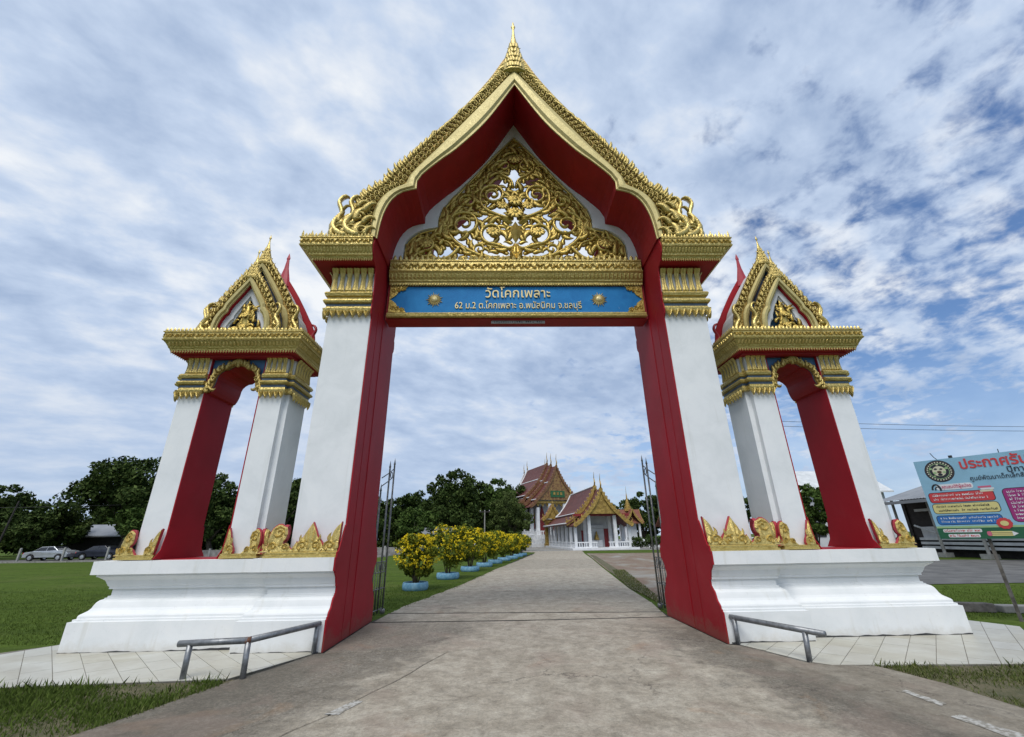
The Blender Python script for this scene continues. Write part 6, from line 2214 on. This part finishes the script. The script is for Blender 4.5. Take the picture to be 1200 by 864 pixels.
# ------------------------------------------------------------------ left background: cars, sheds, poles, wires
def car(label, x, y, rz, paint):
    t = thing('parked_car', label, 'car', (x, y, -.014), rz)
    P = [(-2.15, .32), (-2.18, .62), (-2.02, .82), (-1.25, .92), (-.62, 1.36), (.55, 1.40), (1.15, 1.02), (1.95, .93), (2.16, .72), (2.18, .35)]
    wall = [(-1.75, .32), (-1.7, .50), (-1.52, .64), (-1.32, .66), (-1.12, .60), (-.96, .45), (-.95, .32)]
    bottom = [(2.18, .35), (1.78, .32), (1.72, .50), (1.55, .64), (1.35, .66), (1.15, .60), (1.0, .45), (.98, .32), (-.95, .32), (-.96, .45), (-1.12, .60), (-1.32, .66), (-1.52, .64), (-1.7, .50), (-1.75, .32)]
    m_ = MB()
    poly = P + bottom[1:]
    n = len(poly)
    wy = lambda z: .84 if z < .95 else .84 - (z - .95) * .38
    vs = [(a, -wy(b), b) for a, b in poly] + [(a, wy(b), b) for a, b in poly]
    m_.add(vs, [tuple(range(n)), tuple(range(2 * n - 1, n - 1, -1))] + [(i, i + n, (i + 1) % n + n, (i + 1) % n) for i in range(n)])
    body = m_.build('body', paint, t, bevel=.04)
    for s_ in (-1, 1):
        MB().add([(a, s_ * (wy(b) + .012), b) for a, b in ((-1.12, .97), (-.60, 1.31), (.0, 1.335), (.0, .98))], [(0, 1, 2, 3)]).build('side_window', 'dark_glass', t)
        MB().add([(a, s_ * (wy(b) + .012), b) for a, b in ((.06, .98), (.06, 1.335), (.50, 1.34), (1.02, 1.02))], [(0, 1, 2, 3)]).build('side_window', 'dark_glass', t)
        MB().box(2.10, 2.185, s_ * .62 - .16, s_ * .62 + .16, .62, .76).build('headlight', 'print_white', t)
        MB().box(-2.19, -2.12, s_ * .62 - .16, s_ * .62 + .16, .66, .80).build('tail_light', 'print_red', t)
        for xx in (-1.35, 1.38):
            w_ = MB()
            w_.add([(xx + r * cos(2 * pi * k / 16), yy * s_, .31 + r * sin(2 * pi * k / 16)) for r, yy in ((.31, .66), (.31, .85), (.2, .86)) for k in range(16)],
                   [(i * 16 + k, i * 16 + (k + 1) % 16, (i + 1) * 16 + (k + 1) % 16, (i + 1) * 16 + k) for i in range(2) for k in range(16)])
            w_ = w_.build('wheel', 'tyre', t)
            MB().add([(xx + .19 * cos(2 * pi * k / 12), .862 * s_, .31 + .19 * sin(2 * pi * k / 12)) for k in range(12)] + [(xx, .872 * s_, .31)], [(k, (k + 1) % 12, 12) for k in range(12)]).build('rim', 'car_silver', w_)
    MB().add([(1.11, -.70, 1.03), (1.11, .70, 1.03), (.58, .62, 1.40), (.58, -.62, 1.40)], [(0, 1, 2, 3)]).build('windscreen', 'dark_glass', t)
    return t


car('silver saloon car parked at far left under the trees', -48.2, 42.4, radians(3), 'car_silver')
car('dark saloon car parked right of the silver car', -43.6, 43.2, radians(2), 'car_navy')
sh1 = thing('low_house', 'low house with pale roof behind the parked cars', 'house', (-50, 56, 0))
MB().box(-7, 6, -3, 3, -.03, 2.6).build('wall', 'dark_timber', sh1)
MB().prism([(-4.2, 2.5), (0, 4.0), (4.2, 2.5), (4.2, 2.35), (0, 3.85), (-4.2, 2.35)], 'x', -8, 7).build('roof', 'metal_roof', sh1)
MB().box(0, 1.2, -3.06, -3.005, 1.0, 2.0).build('window', 'dark_glass', sh1)
sh2 = thing('pale_shed', 'pale roofed shed half hidden behind the shrub row', 'shed', (-9, 56, 0))
MB().box(-2.4, 1.6, -2, 2, -.03, 2.3).build('wall', 'blue_paint', sh2)
MB().prism([(-2.8, 2.2), (0, 3.0), (2.8, 2.2), (2.8, 2.08), (0, 2.88), (-2.8, 2.08)], 'x', -3.2, 2.3).build('roof', 'metal_roof', sh2)
MB().box(-2, -1, -2.06, -2.005, .9, 1.9).build('window', 'dark_glass', sh2)
lw = thing('boundary_wall', 'low grey boundary wall across the lawn behind the shrubs', 'wall', (-24, 44, 0))
MB().box(-12, 14, -.1, .1, -.05, .75).build('wall_panel', 'kerb_grey', lw)
for k in range(9):
    MB().box(-12 + k * 3.2, -11.8 + k * 3.2, -.14, .14, -.05, .9).build('pier', 'concrete_post', lw)


def pole(label, x, y, h, lean=0, arms=True, r=.12):
    t = thing('utility_pole', label, 'pole', (x, y, -.03))
    MB().tube([(0, 0, 0), (lean, 0, h)], [r, r * .7], 8).build('shaft', 'dark_timber' if lean else 'concrete_post', t)
    if arms:
        MB().box(lean * .95 - .7, lean * .95 + .7, -.06, .06, h * .94, h * .97).build('cross_arm', 'dark_timber', t)
        for k in (-.6, 0, .6):
            MB().lathe([(.04, h * .97), (.05, h * .97 + .06), (.02, h * .97 + .14)], 6, (lean * .95 + k, 0)).build('insulator', 'shed_white', t)
    return t


pole('leaning dark utility pole above the trees at far left', -56.6, 44.5, 6.3, 0.6, False, .11)
pole('slim grey pole with crossarm left of the olive tree', -2.7, 51, 5.0, 0, True, .10)
rng = np.random.default_rng(5)
for k, (z0, z1) in enumerate(((8.45, 7.95), (8.1, 7.65))):
    P = [(16 + 30 * t, 20, z0 + .35 + (z1 - z0) * 1.5 * t - 1.2 * t * (1 - t) * .6) for t in np.linspace(0, 1, 14)]
    wr = MB().tube(P, .014, 5).build('overhead_wire', 'wire_black')
    tag(wr, ['upper of two thin black overhead wires at right', 'lower of two thin black overhead wires at right'][k], 'wire', 'overhead wires at right')
wr = MB().tube([(-75 + 36 * t, 45, 5.9 - 1.2 * t * (1 - t)) for t in np.linspace(0, 1, 12)], .02, 5).build('overhead_wire', 'wire_black')
tag(wr, 'thin black wire sagging above the trees at far left', 'wire')
for k in range(6):
    x = -60 + k * 4.2
    p = thing('fence_post', ['concrete fence post at far left edge of lawn', 'fence post left of the silver car', 'fence post in front of the silver car', 'fence post right of the silver car', 'fence post in front of the dark car', 'fence post right of the dark car'][k], 'post', (x, 38.3, -.03), 0, 'fence posts along the far road')
    MB().loft([(-.07, -.07), (.07, -.07), (.07, .07), (-.07, .07)], [(0, 0), (0, 1.25), (-.03, 1.32)]).build('shaft', 'concrete_post', p)
    MB().box(-.09, .09, -.09, .09, 0, .12).build('footing', 'concrete_post', p)
